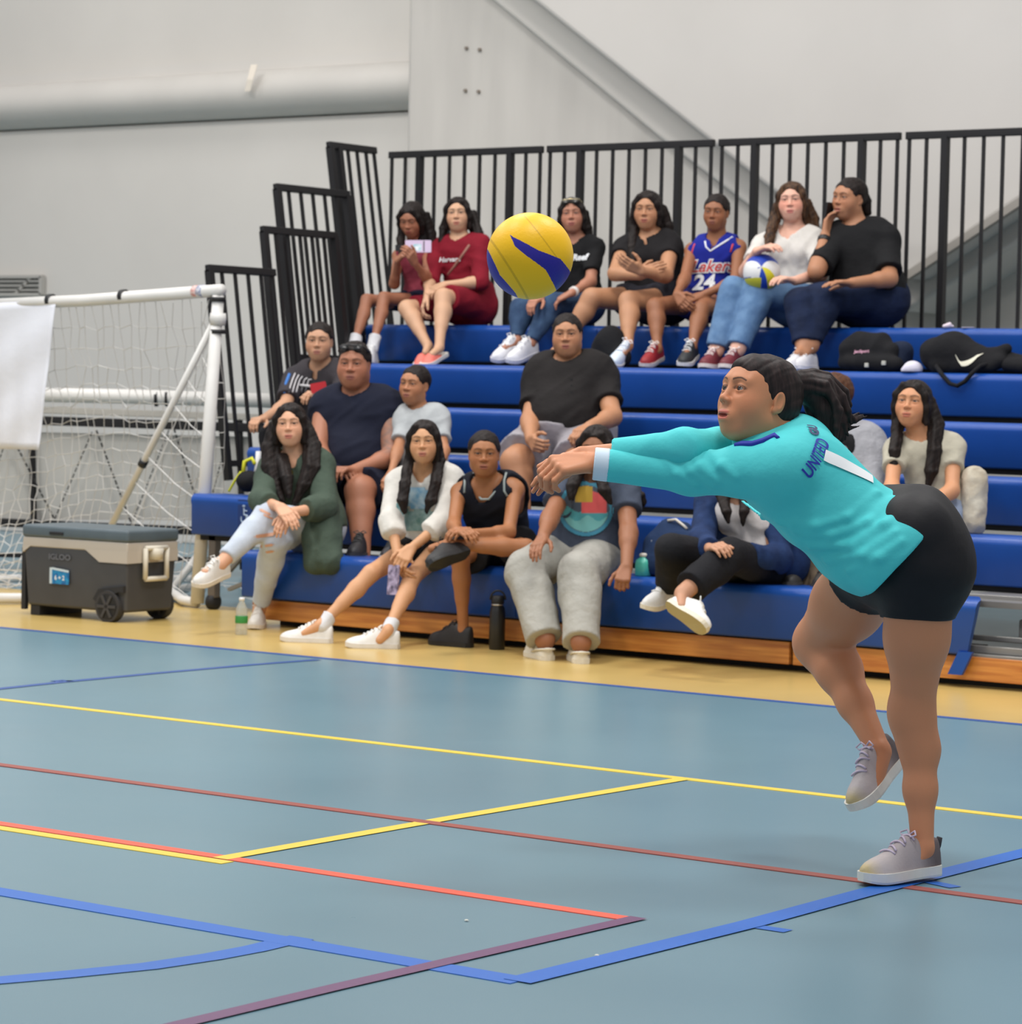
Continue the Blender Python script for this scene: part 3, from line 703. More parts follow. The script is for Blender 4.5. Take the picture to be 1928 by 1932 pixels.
    def bottom(b,name,m,t=2.,infl=.012,waist=.2,flare=.0,wr=(.004,22,3,'fold'),res=.009,label=None,r=None):
        P=b.torso(infl,t1=waist+.06)
        P=[q for q in P if not (q['t']=='cap' and q['k']==.04)]
        if b.sp.get('bust'): P=[q for q in P if not (q['t']=='ell' and q['k']==.045)]
        c=b.spine(waist); P.append(cut(c,(b.spine(waist+.1)-c),.004))
        for i in (0,1): P+=b.legp(i,0,t[i] if hasattr(t,'__len__') else t,infl,flare=flare,r=r)
        b.bpn=P
        return b.cloth(name,P,m,res,wr,label)
    def hair(b,style='long',m=None,strands=(),vol=.002,cutz=None,res=.0042,face=1.,part=0.):
        h=b.h; m=m or hairmat(); P=[h.e((0,.019,.034),(.082+vol,.103+vol,.090+vol),.01)]
        if style=='long':
            vol=vol+.003; P+=[h.e((0,.030,-.030),(.086+vol,.078+vol,.090),.03)]
        if style=='pulled' or style=='short':
            P.append(dict(cut(h.w(0,.0,-.004 if style=='short' else .000),h.R@np.array([0,-.52,-.85]),.006*h.s)))
            for x in (-1,1): P.append(h.e((x*.085,-.005,-.006),(.03,.028,.034),.006,'s'))
        P.append(h.e((0,-.116,-.012),(.068*face,.078,.086),.006,'s')); P.append(h.e((part,-.112,.048),(.046*face,.060,.040),.008,'s'))
        if style=='long': P.append(h.e((0,-.07,-.07),(.058*face,.065,.06),.012,'s'))
        if style=='long':
            P.append(h.c((0,-.10,.085),(0,.02,.134),.0035,.0035,.006,'s'))
            for x in (-1,1):
                P+=[h.c((x*.040,-.062,.088),(x*.070,-.052,.040),.017,.017,.02),h.c((x*.070,-.052,.040),(x*.078,-.036,-.020),.017,.017,.02),h.c((x*.078,-.036,-.020),(x*.078,-.022,-.085),.017,.014,.02)]
        D0=depth(h.p); rs=np.random.default_rng(5); U_=np.array([0,0,1.])
        for st in strands:
            if isinstance(st,dict): P.append(st); continue
            pts=[atD(x,y,D0+dd) for x,y,dd,r in st]; R=[q[3]*1.12 for q in st]
            for q in range(16):
                an=q*2.4; rad=math.sqrt((q+.5)/16)*.78; o=CR*math.cos(an)*rad+CF*math.sin(an)*rad*.6
                jit=[rs.normal(size=3)*.0022 for _ in pts]; Q=[p+o*r+jj for p,r,jj in zip(pts,R,jit)]
                Q[-1]=Q[-1]-U_*abs(rs.normal())*.012
                for j in range(len(Q)-1): P.append(cap(Q[j],Q[j+1],max(R[j]*.38,.004),max(R[j+1]*.34,.0022),.009))
        V,F=sdf_mesh(P,res,wr=(.0016,110,5,'sin'))
        o=make('hair',V,F,m,b.root,True); b.hp=P; return o
# ------------------------------------------------------------------ shoes
def shoe(parent,heel,toe,up,c_up,c_sole,s=1.,name='shoe',lace=None,kind='sneaker',swoosh=None,hi=1.28,toecol=None,side=1,thick=1.,label=None,bev=0.,sole_under=None):
    """heel: under the heel, toe: tip of the sole"""
    d=unit(toe-heel); up=unit(np.asarray(up)-d*(np.asarray(up)@d)); y=np.cross(up,d); L=np.linalg.norm(toe-heel) if s is None else .268*s; k=L/.27
    X=np.array([0,.015,.05,.12,.22,.32,.42,.52,.62,.72,.82,.90,.96,1.0])
    Wd=np.array([.012,.024,.031,.035,.035,.035,.037,.041,.045,.047,.045,.038,.026,.008])
    Ht=np.array([.070,.084,.086,.082,.084,.094,.098,.086,.072,.062,.056,.050,.043,.034])*hi
    if kind=='croc': Wd=Wd*1.15; Ht=np.array([.045,.05,.05,.05,.055,.07,.078,.078,.075,.072,.068,.06,.05,.036])*1.3
    if kind=='slide': Ht=np.array([.026]*5+[.03,.045,.066,.072,.064,.04,.027,.026,.026])
    n=14; V=[]; zb=.020*thick
    def P(x,yy,z): return heel+d*x*k+y*yy*k+up*z*k
    for i,(x,w,ht) in enumerate(zip(X,Wd,Ht)):
        for j in range(n+1):
            a=math.pi*j/n; ca,sa=math.cos(a),math.sin(a)
            yy=w*math.copysign(abs(ca)**.75,ca); z=zb+(ht-zb)*abs(sa)**.8
            if .42<x<1: z=zb+(ht-zb)*abs(sa)**.9
            V.append(P(x*.27,yy*(1-.18*abs(sa)),z))
    F=[(i*(n+1)+j,(i+1)*(n+1)+j,(i+1)*(n+1)+j+1,i*(n+1)+j+1) for i in range(len(X)-1) for j in range(n)]
    F+=[tuple(range(n+1)),tuple((len(X)-1)*(n+1)+j for j in range(n,-1,-1))]
    um=mat('shoe_%d_%d_%d'%tuple(c_up),c_up,.55,var=.1,vscale=30,bump=(60,.2,.003)); sm=mat('sole_%d_%d_%d'%tuple(c_sole),c_sole,.5,var=.08,vscale=20)
    if toecol is not None:
        A=np.array(V); t=((A-heel)@d)/(.27*k); zz=((A-heel)@up)/k
        c=np.tile(np.array(lin(c_up)),(len(A),1)); m=np.clip((t-.52)/.2,0,1)[:,None]; c=c*(1-m)+np.array(lin(toecol[0]))*m
        m=np.clip((t-.86)/.1,0,1)[:,None]; c=c*(1-m)+np.array(lin(toecol[1]))*m
        m=np.clip((.36-t)/.2,0,1)[:,None]; c=c*(1-m)+np.array(lin(toecol[2]))*m
        o=make(name,np.array(V),F,mat('shoe_attr',(200,200,200),.6,attr=True,bump=(90,.3,.003)),parent,True,c,label=label)
    else: o=make(name,np.array(V),F,um,parent,True,label=label)
    # sole
    q=MB(); xs=np.linspace(0,1,22); ws=np.interp(xs,X,Wd)+.004; ws[0]*=.6
    ring=[(x*.274-.002,w) for x,w in zip(xs,ws)]+[(x*.274-.002,-w) for x,w in zip(xs[::-1],ws[::-1])]
    def lift(x): t=x/.27; return .010*max(0,(t-.75)/.25)**2
    bot=[P(x,yy*.96,lift(x)) for x,yy in ring]; mid=[P(x,yy,lift(x)+.006) for x,yy in ring]; top=[P(x,yy,.026*thick+lift(x)*.6) for x,yy in ring]; m_=len(ring)
    q.V=bot+mid+top; q.F=[(i,(i+1)%m_,(i+1)%m_+m_,i+m_) for i in range(m_)]+[(i+m_,(i+1)%m_+m_,(i+1)%m_+2*m_,i+2*m_) for i in range(m_)]+[tuple(range(m_))[::-1],tuple(range(2*m_,3*m_))]
    q.M=[0]*(2*m_)+[1,0]
    sl=q.build('sole',sm,o,mats=[sm,mat('outsole_%d_%d_%d'%tuple(sole_under or c_sole),sole_under or c_sole,.6,bump=(160,.5,.003))])
    if kind=='sneaker' and lace is not None:
        q=MB(); lm=mat('lace_%d_%d_%d'%tuple(lace),lace,.7)
        for j in range(5):
            x=.105+.018*j; ht=float(np.interp(x/.27,X,Ht)); w=float(np.interp(x/.27,X,Wd))
            sgn=1 if j%2 else -1
            pts=[]
            for tt in np.linspace(-1,1,7):
                yy=tt*w*.55; sa=math.sqrt(max(0,1-(abs(tt)*.55)**2)); pts.append(P(x+sgn*tt*.007,yy,zb+(ht-zb)*sa**.85+.0035))
            q.tube(pts,.0034*k,5)
        x=.098; ht=float(np.interp(x/.27,X,Ht))
        for sg in (-1,1): q.tube([P(x,0,ht+.004),P(x-.006,sg*.016,ht+.016),P(x+.006,sg*.034,ht+.008),P(x+.012,sg*.02,ht+.002),P(x,0,ht+.004)],.0028*k,5)
        q.build('laces',lm,o,True)
    if swoosh is not None:
        pts_u=[];N=12
        q=MB(); VV=[]
        for tt in np.linspace(0,1,N):
            x=.245-.19*tt if True else 0; zc=.036+.030*tt**1.6; th=.010*math.sin(min(1,tt*1.5+.15)*math.pi/2)*(1-tt)**.5+.001
            w=float(np.interp(x/.27,X,Wd)); ht=float(np.interp(x/.27,X,Ht))
            for z in (zc-th,zc+th):
                sa=min(.98,((z-zb)/(ht-zb)))**(1/.8) if z>zb else 0; ca=math.sqrt(1-min(1,sa)**2)
                VV.append(P(x,side*(w*ca**.75*(1-.18*sa)+.0018),z))
        q.V=VV; q.F=[(2*i,2*i+2,2*i+3,2*i+1) for i in range(N-1)]; q.M=[0]*(N-1)
        q.build('swoosh',mat('swoosh_%d_%d_%d'%tuple(swoosh),swoosh,.5),o)
    if kind=='croc':
        q=MB()
        for (x,yy) in ((.16,-.03),(.16,.0),(.16,.03),(.185,-.036),(.185,.018),(.185,-.012),(.185,.038),(.21,0),(.21,.03),(.21,-.03),(.228,.012),(.228,-.014)):
            w=float(np.interp(x/.27,X,Wd)); ht=float(np.interp(x/.27,X,Ht)); a=min(.97,abs(yy)/w); z=zb+(ht-zb)*math.sqrt(1-a*a)**.9
            c=P(x,yy*.9,z+.0008); nn=unit(up*math.sqrt(1-a*a)+y*np.sign(yy)*a); q.lathe(c-nn*.002,[(.0058*k,0),(.0058*k,.0032)],nn,8)
        q.build('hole',mat('croc_hole',(60,50,45),.8),o)
        q=MB(); q.tube([P(.13,.042,.035),P(.07,.043,.05),P(.0,.03,.058),P(-.012,0,.06),P(.0,-.03,.058),P(.07,-.043,.05),P(.13,-.042,.035)],.006*k,6); q.build('heel_strap',um,o,True)
    return o
def foot_on(b,i,z,c_up,c_sole,s=.95,back=.055,**k):
    """shoe standing on a level z, heading from ankle to toe"""
    l=b.leg[i]; d=l['toe']-l['an']; d[2]=0; d=unit(d); heel=l['an']-d*back*s; heel=np.array([heel[0],heel[1],z]); return shoe(b.root,heel,heel+d,(0,0,1),c_up,c_sole,s,**k)
def foot_free(b,i,up,c_up,c_sole,s=.95,back=.05,drop=.085,**k):
    l=b.leg[i]; d=unit(l['toe']-l['an']); up=unit(np.array(up,float)); up=unit(up-d*(up@d)); heel=l['an']-d*back*s-up*drop*s; return shoe(b.root,heel,heel+d,up,c_up,c_sole,s,**k)
# ------------------------------------------------------------------ decals laid onto clothing
def text_mesh(txt,size,italic=0.,bold=0.,arc=0.):
    cu=bpy.data.curves.new('txt','FONT'); cu.body=txt; cu.size=size; cu.align_x='CENTER'; cu.align_y='CENTER'; cu.offset=bold; cu.shear=italic; cu.resolution_u=4
    ob=bpy.data.objects.new('txt',cu); COL.objects.link(ob); dg=bpy.context.evaluated_depsgraph_get(); dg.update(); me=ob.evaluated_get(dg).to_mesh()
    V=np.array([v.co[:2] for v in me.vertices]); F=[tuple(p.vertices) for p in me.polygons]
    bpy.data.objects.remove(ob); bpy.data.curves.remove(cu); return V,F
def subdiv2(V,F,maxe):
    V=[tuple(v) for v in V]; T=[]
    for f in F:
        for j in range(1,len(f)-1): T.append((f[0],f[j],f[j+1]))
    for _ in range(7):
        out=[];mid={};ch=False
        def M(a,b):
            k=(min(a,b),max(a,b))
            if k not in mid: V.append(tuple((np.array(V[a])+np.array(V[b]))/2)); mid[k]=len(V)-1
            return mid[k]
        def ln(a,b): return math.dist(V[a],V[b])
        for (a,b,c) in T:
            e=[(ln(a,b),0),(ln(b,c),1),(ln(c,a),2)]; m,i=max(e)
            if m<=maxe: out.append((a,b,c)); continue
            ch=True
            if i==0: q=M(a,b); out+=[(a,q,c),(q,b,c)]
            elif i==1: q=M(b,c); out+=[(a,b,q),(a,q,c)]
            else: q=M(c,a); out+=[(a,b,q),(q,b,c)]
        T=out
        if not ch: break
    return np.array(V),T
def lay(name,V2,F,prims,center_px,D,u,v,m,parent,col=None,lift=.0075,wr=None,maxe=.012,nrm=None,label=None):
    """lay a flat design on a garment: centre seen at a pixel, u/v world directions of the design"""
    V2,F=subdiv2(V2,F,maxe)
    c0,ok=march(prims,atD(center_px[0],center_px[1],D-.6),unit(ray(*center_px)),1.4); c0=c0[0]
    e=.004; g=np.array([ev(prims,c0+np.eye(3)[i]*e)[0]-ev(prims,c0-np.eye(3)[i]*e)[0] for i in range(3)]); n=unit(g) if nrm is None else unit(nrm)
    u=unit(u-n*(u@n)); v=v-n*(v@n); v=unit(v-u*(v@u))
    P=c0+V2[:,:1]*u+V2[:,1:2]*v+n*.12
    Q,ok=march(prims,P,-n,.3)
    Q=Q+n*lift
    F=[f for f in F if ok[list(f)].all()]
    if not F: print('decal missed',name); return None
    o=make(name,Q,F,m,parent,True,col(V2) if col else None,label=label); return o
def grid2(w,h,nx,ny,fn):
    V=[];F=[]
    for j in range(ny+1):
        for i in range(nx+1): V.append(((i/nx-.5)*w,(j/ny-.5)*h))
    for j in range(ny):
        for i in range(nx):
            if fn(((i+.5)/nx-.5)*2,((j+.5)/ny-.5)*2): a=j*(nx+1)+i; F.append((a,a+1,a+nx+2,a+nx+1))
    return np.array(V),F
# ------------------------------------------------------------------ the player in the turquoise shirt
UP=np.array([0,0,1.])
toeA=atZ(1626,1672,.0)+np.array([0,0,.004]); heelA=atL(toeA,1768,1648,.258,1); dA=unit(toeA-heelA); anA=heelA+dA*.055+UP*.088
toeB=atD(1614,1536,7.99); heelB=atL(toeB,1700,1436,.255,1); dB=unit(toeB-heelB); uB=-CR*.75+CU*.55-CF*.55; uB=unit(uB-dB*(uB@dB)); anB=heelB+dB*.055+uB*.085
print('ankles',depth(anA),depth(anB),anA)
pl=Body(dict(id='player',label='volleyball player in turquoise long sleeves and black shorts, balancing on one leg with joined arms',
  pel=(1692,1046,7.86,0),neck=(1500,838,7.98,0),head=(1428,756,7.93,0),hs=1.10,face=(54,13,0),s=1.0,nr=.058,bow=-.035,g=.86,
  hlat=-CF*.80+CR*.45, sex='f',eo=1.,skin=(202,136,98),lip=(190,96,88),blush=.18,om=.9,fres=.0016,hres=.0027,bres=.0065,chub=.12,eyen=26,
  gaze=-CR*.85+UP*.28-CF*.35,z0=0,
  arms=[dict(sh=(1412,850,8.13,0),el=(1290,846,-1),wr=(1106,858,1),ha=(1054,888,1),lu=.29,lf=.27,pn=-UP*.75-CR*.4-CF*.3,curl=.20,side=1,ag=1.0,hsz=1.02),
        dict(sh=(1480,884,7.80,0),el=(1305,894,1),wr=(1112,874,1),ha=(1058,878,-1),lu=.27,lf=.275,pn=-UP*.8-CR*.3+CF*.35,curl=(.85,.85,.85,.85),side=-1,ag=1.08,hsz=1.16)],
  legs=[dict(hip=(1652,1066,8.02,0),kn=(1548,1212,1),an=('P',anB),toe=('P',toeB),lt=.41,ls=.385),
        dict(hip=(1737,1066,7.80,0),kn=(1722,1340,1),an=('P',anA),toe=('P',toeA),lt=.41,ls=.38)],lr=(.108,.068,.066,.036)))
def pl_leg(i,infl=0.,t1=2.,flat=True):
    b=pl; l=b.leg[i]; hip,kn,an=l['hip'],l['kn'],l['an']; P=[]
    if i==1: r=(.110,.082,.054,.049,.048,.039,.031)
    else: r=(.112,.098,.074,.058,.063,.046,.032)
    bk=-b.hfwd
    if i==0: dn=unit(an-kn); bk=unit((hip-kn)-dn*((hip-kn)@dn))
    m=lerp(hip,kn,.5)
    if t1<1:
        q=lerp(hip,kn,t1); return [cap(hip,q,r[0]+infl,r[0]+(r[1]-r[0])*t1*1.6+infl,.03,clip=[(q,(kn-hip) if i==0 else np.array([0,0,-1.]))])]
    P+=[cap(hip,m,r[0],r[1],.04),cap(m,kn,r[1],r[2],.04)]
    P+=[cap(kn,lerp(kn,an,.14)+bk*.0,r[2]*.93,r[3],.04)]
    c1=lerp(kn,an,.30)+bk*.014; c2=lerp(kn,an,.60)+bk*.006
    P+=[cap(lerp(kn,an,.12),c1,r[3],r[4],.04),cap(c1,c2,r[4],r[5],.04),cap(c2,an,r[5],r[6],.04)]
    P.append(ell(kn-bk*.022,(.040,.040,.045),None,.05))
    for q in P: q['k']=.04
    if i==0:
        for q in P[3:]: q['k']=.03
        P.pop()
    return P
pl.legp=lambda i,t0=0,t1=2,infl=0.,flat=True,**k: pl_leg(i,infl,t1)
pl.build()
# black spandex shorts
P=[]
def D_(x,y,d,r,k=.05,dd=None): 
    c=atD(x,y,d); v=pl.hlat*(.07 if dd is None else dd); return cap(c-v,c+v,r,r,k)
P+=[D_(1706,975,7.93,.085,dd=.07),D_(1694,1010,7.84,.112,dd=.070),D_(1700,1010,7.92,.108,dd=.06),D_(1720,1050,7.90,.128,dd=.060),D_(1728,1082,7.86,.122,dd=.045),D_(1668,1062,7.93,.105,dd=.05)]
P+=pl_leg(1,.0045,.36)+pl_leg(0,.0045,.20)
c=pl.spine(.55); P.insert(5,cut(c,pl.up,.004))
pl.cloth('shorts',P,mat('spandex',(20,19,24),.62,bump=(14,.25,.01),var=.15,vscale=20,spec=.3),.0055,(.0012,26,4,'fold'))
# turquoise jersey
teal=mat('jersey_teal',(78,203,207),.72,bump=(34,.30,.006),var=.05,vscale=10,spec=.28)
la=pl.lat
def S_(x,y,d,r,w,k=.06): c=atD(x,y,d); return cap(c-la*w,c+la*w,r,r,k)
J=[S_(1500,872,7.96,.112,.075),S_(1475,912,7.93,.098,.060),S_(1548,926,7.94,.120,.055),S_(1603,980,7.92,.120,.055),S_(1538,978,7.92,.086,.05),S_(1655,1014,7.90,.112,.07,.05),S_(1610,1046,7.91,.090,.06,.05),S_(1702,985,7.9,.066,.08,.05)]
J+=[S_(1690,1018,7.83,.090,.085,.05),S_(1652,1056,7.84,.092,.075,.05),S_(1712,990,7.9,.05,.07,.04)]
J+=[cap(pl.spine(.95),pl.arm[0]['sh'],.062,.066,.05),cap(pl.spine(.95),pl.arm[1]['sh']-la*.02,.066,.072,.06),cap(pl.spine(.99),pl.h.w(0,.03,-.10),.074,.070,.04)]
h0=atD(1728,1004,7.9); h1=atD(1628,1118,7.9); hn=unit(np.cross(h1-h0,CF)); hn=hn if hn@(pl.pel-pl.neck)>0 else -hn
J.append(cut(lerp(h0,h1,.5),hn,.004))
FS=[]
for i,(rs,cu) in enumerate((((.060,.052,.048,.040),.72),((.076,.056,.052,.0435),.82))):
    a=pl.arm[i]; sh,el,wr=a['sh'],a['el'],a['wr']; q=lerp(el,wr,cu)
    (FS if i==0 else J).extend([cap(sh,lerp(sh,el,.45),rs[0],(rs[0]+rs[1])/2,.045),cap(lerp(sh,el,.45),el,(rs[0]+rs[1])/2,rs[1],.03),cap(el,q,rs[2],rs[3],.03,clip=[(q,wr-el)])])
nb=pl.spine(1.0); J.append(cap(nb+pl.fwd*.02,pl.h.w(0,-.01,-.02),.066,.072,.008,op='s')); J.append(cap(nb+pl.fwd*.085+pl.up*.05,nb+pl.fwd*.10-pl.up*.02,.05,.02,.006,op='s'))
# real folds: thin raised creases along the sleeve and over the back hem
def crease(pts,r,k=.02):
    o=[]; Q=[]
    for x,y,d in pts:
        q,ok=march(J0,atD(x,y,d-.5),unit(ray(x,y)),1.2); Q.append(q[0]-unit(ray(x,y))*0+unit(ray(x,y))*r*.35)
    for j in range(len(Q)-1): o.append(cap(Q[j],Q[j+1],r if j else r*.5,r if j<len(Q)-2 else r*.5,k))
    return o
J0=list(J)
for pts,r in (([(1256,866,7.9),(1280,894,7.9),(1312,914,7.9)],.0055),([(1283,858,7.9),(1305,888,7.9),(1345,916,7.9)],.006),([(1302,856,7.9),(1322,880,7.9),(1356,908,7.9)],.0055),([(1340,852,7.9),(1362,878,7.9),(1388,900,7.9)],.005),
  ([(1500,1000,7.8),(1570,1010,7.8),(1640,985,7.8),(1690,940,7.9)],.007),([(1530,1030,7.8),(1610,1030,7.8),(1670,990,7.8),(1712,960,7.9)],.007),([(1560,1058,7.8),(1630,1048,7.8),(1690,1005,7.8)],.006),([(1470,985,7.8),(1540,992,7.8),(1600,975,7.8),(1655,930,7.8)],.005),
  ([(1600,1078,7.8),(1660,1052,7.8),(1700,1022,7.8)],.006),([(1400,945,7.8),(1440,975,7.8),(1500,985,7.8)],.005)): J+=crease(pts,r)
V,F=sdf_mesh(J,.0052,wr=(.0016,20,11,'fold')); V1,F1=sdf_mesh(FS,.0052,wr=(.0022,30,12,'fold')); F=np.concatenate([F,F1+len(V)]); V=np.concatenate([V,V1]); jersey=make('jersey',V,F,teal,pl.root,True)
# white end of the near sleeve, blue collar
a=pl.arm[1]; el,wr=a['el'],a['wr']
P=[cap(lerp(el,wr,.80),lerp(el,wr,.97),.0455,.0445,.002,clip=[(lerp(el,wr,.812),el-wr),(lerp(el,wr,.958),wr-el)]),cap(lerp(el,wr,.93),lerp(el,wr,1.2),.038,.038,.002,op='s')]
V,F=sdf_mesh(P,.003); make('cuff',V,F,mat('cuff_white',(205,222,236),.75),pl.root,True,label='pale white turned-back sleeve cuff')
bm=mat('print_blue',(24,42,160),.6); 
q=MB(); pts=[]
for x,y in ((1386,840),(1400,838),(1420,838),(1440,832),(1462,822),(1468,826)): c,ok=march(J,atD(x,y,7.4),unit(ray(x,y)),1.2); pts.append(c[0]-CF*.001)
q.tube(pts,[.006,.009,.009,.009,.009,.005],8); q.build('collar',bm,pl.root,True,label='royal blue collar insert')
V2,F2=text_mesh('1',.20,0,.008); lay('number',V2,F2,J,(1606,884),7.9,-la,unit(pl.neck-pl.pel),mat('print_white',(235,238,240),.6),jersey,maxe=.012,lift=.0045)
V2,F2=text_mesh('UNITED',.052,0,.001); V2[:,0]*=.72; lay('lettering',V2,F2,J,(1541,862),7.9,-la,unit(pl.neck-pl.pel),bm,jersey,maxe=.008,lift=.0045)
V2,F2=text_mesh('GU',.034,0,.002); lay('lettering',V2,F2,J,(1535,812),7.9,-la,unit(pl.neck-pl.pel),mat('print_navy',(18,34,90),.6),jersey,maxe=.01,lift=.0045)
# hair drawn back into a ponytail
h=pl.h; P=[h.e((0,.019,.034),(.078,.102,.087),.01),h.e((0,-.042,.068),(.040,.032,.030),.03),h.e((0,.05,-.01),(.070,.060,.062),.03)]
P.append(h.e((0,-.128,-.016),(.072,.080,.080),.006,'s'))
P.append(h.e((0,-.118,.035),(.052,.054,.042),.02,'s'))
for x in (-1,1): P+=[h.e((x*.092,-.036,-.046),(.040,.056,.054),.008,'s'),h.e((x*.085,.014,-.004),(.020,.020,.030),.004,'s')]
P.append(dict(cut(h.w(0,.03,-.062),h.R@np.array([0,-.35,-.93]),.01)))
V,F=sdf_mesh(P,.0028,wr=(.0012,120,5,'sin')); hm=hairmat('hair_player',(27,20,20),(50,37,36)); hair=make('hair',V,F,hm,pl.root,True)
P=[]; rr=np.random.default_rng(3)
Q=[atD(1508,734,8.0),atD(1535,745,8.03),atD(1560,775,8.03),atD(1568,820,8.03),atD(1560,848,8.03)]
for i,r_ in enumerate((.026,.036,.040,.030)): P.append(cap(Q[i],Q[i+1],r_,(.036,.040,.030,.010)[i],.01))
for j in range(46):
    u=rr.normal(size=3); e=[(1590,800),(1582,832),(1572,860),(1556,852),(1598,815),(1566,838)][j%6]; w=rr.random()
    pts=[(1507+3*u[0],722+6*u[1],8.00+.008*u[2],.013),(1530+3*u[0],722+7*u[1],8.02+.012*u[2],.013),(1556+8*w,728+12*u[1]*.6,8.03+.02*u[2],.012),(1578+8*u[0],760+8*u[1],8.03+.024*u[2],.011),(lerp(1580,e[0],.5)+8*u[0],790+10*u[1],8.03+.024*u[2],.009),(e[0]+6*u[0],e[1]+10*u[1],8.03+.022*u[2],.003)]
    Q=[atD(*p[:3]) for p in pts]
    for i in range(5): P.append(cap(Q[i],Q[i+1],pts[i][3],pts[i+1][3],.005))
for j in range(14):
    u=rr.normal(size=3); Q=[atD(1508+3*u[0],730+4*u[1],8.01),atD(1528+5*u[0],748+6*u[1],8.03),atD(1545+7*u[0],790+8*u[1],8.03),atD(1556+8*u[0],842+8*u[1],8.03)]
    P+=[cap(Q[0],Q[1],.013,.012,.005),cap(Q[1],Q[2],.012,.010,.004),cap(Q[2],Q[3],.010,.003,.004)]
for j in range(9):
    u=rr.normal(size=3); Q=[atD(1584+4*u[0],775+8*u[1],8.03),atD(1604+4*u[0],796+7*u[1],8.04),atD(1626+5*u[0],786+10*u[1],8.05)]
    P+=[cap(Q[0],Q[1],.010,.006,.005),cap(Q[1],Q[2],.006,.0015,.004)]
V,F=sdf_mesh(P,.003); make('ponytail',V,F,hm,hair,True)
q=MB(); c0=atD(1508,724,8.0); c1=atD(1520,719,8.01); t=unit(c1-c0); q.lathe(c0,[(.020,0),(.024,.003),(.024,.012),(.020,.015)],t,16); q.build('hair_tie',mat('tie',(15,15,18),.6),hair,True)
# shoes
g=(150,140,142)
tc=((188,178,178),(190,172,128),(92,82,84))
s1=shoe(pl.root,heelA,toeA,UP,(170,160,162),(232,230,222),.97,lace=(205,190,208),toecol=tc,thick=1.15,sole_under=(70,66,68),hi=1.22)
s2=shoe(pl.root,heelB,toeB,uB,(170,160,162),(232,230,222),.95,lace=(205,190,208),toecol=tc,thick=1.15,sole_under=(70,66,68),hi=1.22)
for so,hl_,tp_,upv in ((s1,atD(1764,1600,7.98),None,0),):
    q=MB(); q.tube([hl_+UP*-.012,hl_+UP*.008+CR*.006,hl_+UP*.030+CR*.012],[.010,.011,.008],8); q.build('pull_tab',mat('pull_tab',(50,48,55),.6),so,True)
# ================================================================== SPECTATORS (image-left limb first)
U3=np.array([0,0,1.]); FT=np.array([0,-1.,0])
WHT=(232,230,226)
def top_row(**k): k.setdefault('Y',RY[5]); k['group']='people on the topmost bench'; return k
K=dict(r=None)
# ---- A: girl with the lilac phone
A=Body(top_row(id='A',label='girl in a pink top and navy shorts bent over a lilac phone',s=.93,g=.86,
 pel=(800,572,.20),neck=(783,462,.10),head=(777,415,.00),hs=.93,face=(22,-24,0),skin=(164,110,84),lip=(150,70,62),eo=.5,
 arms=[dict(sh=(752,482,.12),el=(744,536,-1),wr=(750,492,-1),ha=(762,478,-1),pn=(1,.2,.2),curl=.6),
       dict(sh=(808,478,.10),el=(806,525,-1),wr=(782,496,-1),ha=(774,480,-1),pn=(-1,.2,.2),curl=.6)],
 legs=[dict(kn=(692,566,-1),an=('Y',668,652,-.36),toe=('Y',650,664,-.55)),dict(kn=(724,562,-1),an=('Y',704,654,-.34),toe=('Y',690,672,-.52))],lr=(0.066,0.043,0.038,0.026)))
A.build(); A.top('top',fabric('pink_top',(150,62,78)),sleeve=0,hem=.12,infl=.010,tank=True,neck=.075)
A.bottom('shorts',fabric('navy_shorts',(28,30,52)),t=.5,infl=.012,waist=.25)
A.hair('long',strands=[[(760,420,.02,.022),(756,450,.02,.022),(757,480,.0,.014)],[(800,405,.03,.035),(812,440,.04,.032),(816,475,.03,.026),(806,500,.0,.018)],[(795,430,.05,.035),(800,470,.05,.032),(806,505,.03,.02)]])
for i in (0,1):
    foot_on(A,i,RZ[4],(225,225,225),WHT,.88,lace=(240,240,240))
    P=[cap(lerp(A.leg[i]['an'],A.leg[i]['kn'],-.05),lerp(A.leg[i]['an'],A.leg[i]['kn'],.22),.036,.038,.01,clip=[(lerp(A.leg[i]['an'],A.leg[i]['kn'],.2),A.leg[i]['kn']-A.leg[i]['an'])])]; A.cloth('sock',P,fabric('sock_white',(215,215,218)),.006)
# ---- B: woman in maroon
B=Body(top_row(id='B',label='long-haired woman in a maroon sweatshirt with a thin strap across the chest',s=1.0,g=1.0,
 pel=(888,578,.20),neck=(866,452,.16),head=(864,406,.14),hs=.96,face=(8,0,-3),skin=(206,162,130),lip=(178,98,86),
 arms=[dict(sh=(826,468,.14),el=(812,530,-1),wr=(806,560,-1),ha=(796,584,-1),curl=.6,pn=(.6,.4,-.3)),
       dict(sh=(908,462,.18),el=(906,532,-1),wr=(838,538,-1),ha=(816,546,-1),curl=.5,pn=(-.2,.2,-1))],
 legs=[dict(kn=(768,582,-1),an=('Y',806,650,-.28),toe=('Y',790,668,-.4)),dict(kn=(836,560,-1),an=('Y',829,652,-.36),toe=('Y',800,668,-.52))]))
B.build(); mar=fabric('maroon_fleece',(128,20,38),bump=(18,.5,.015))
B.top('sweatshirt',mar,sleeve=(1.15,1.12),hem=-.05,infl=.017,neck=.062,flare=0.005,wr=(.006,20,4,'fold'))
B.bottom('shorts',mar,t=.86,infl=.020,waist=.3,flare=0.008)
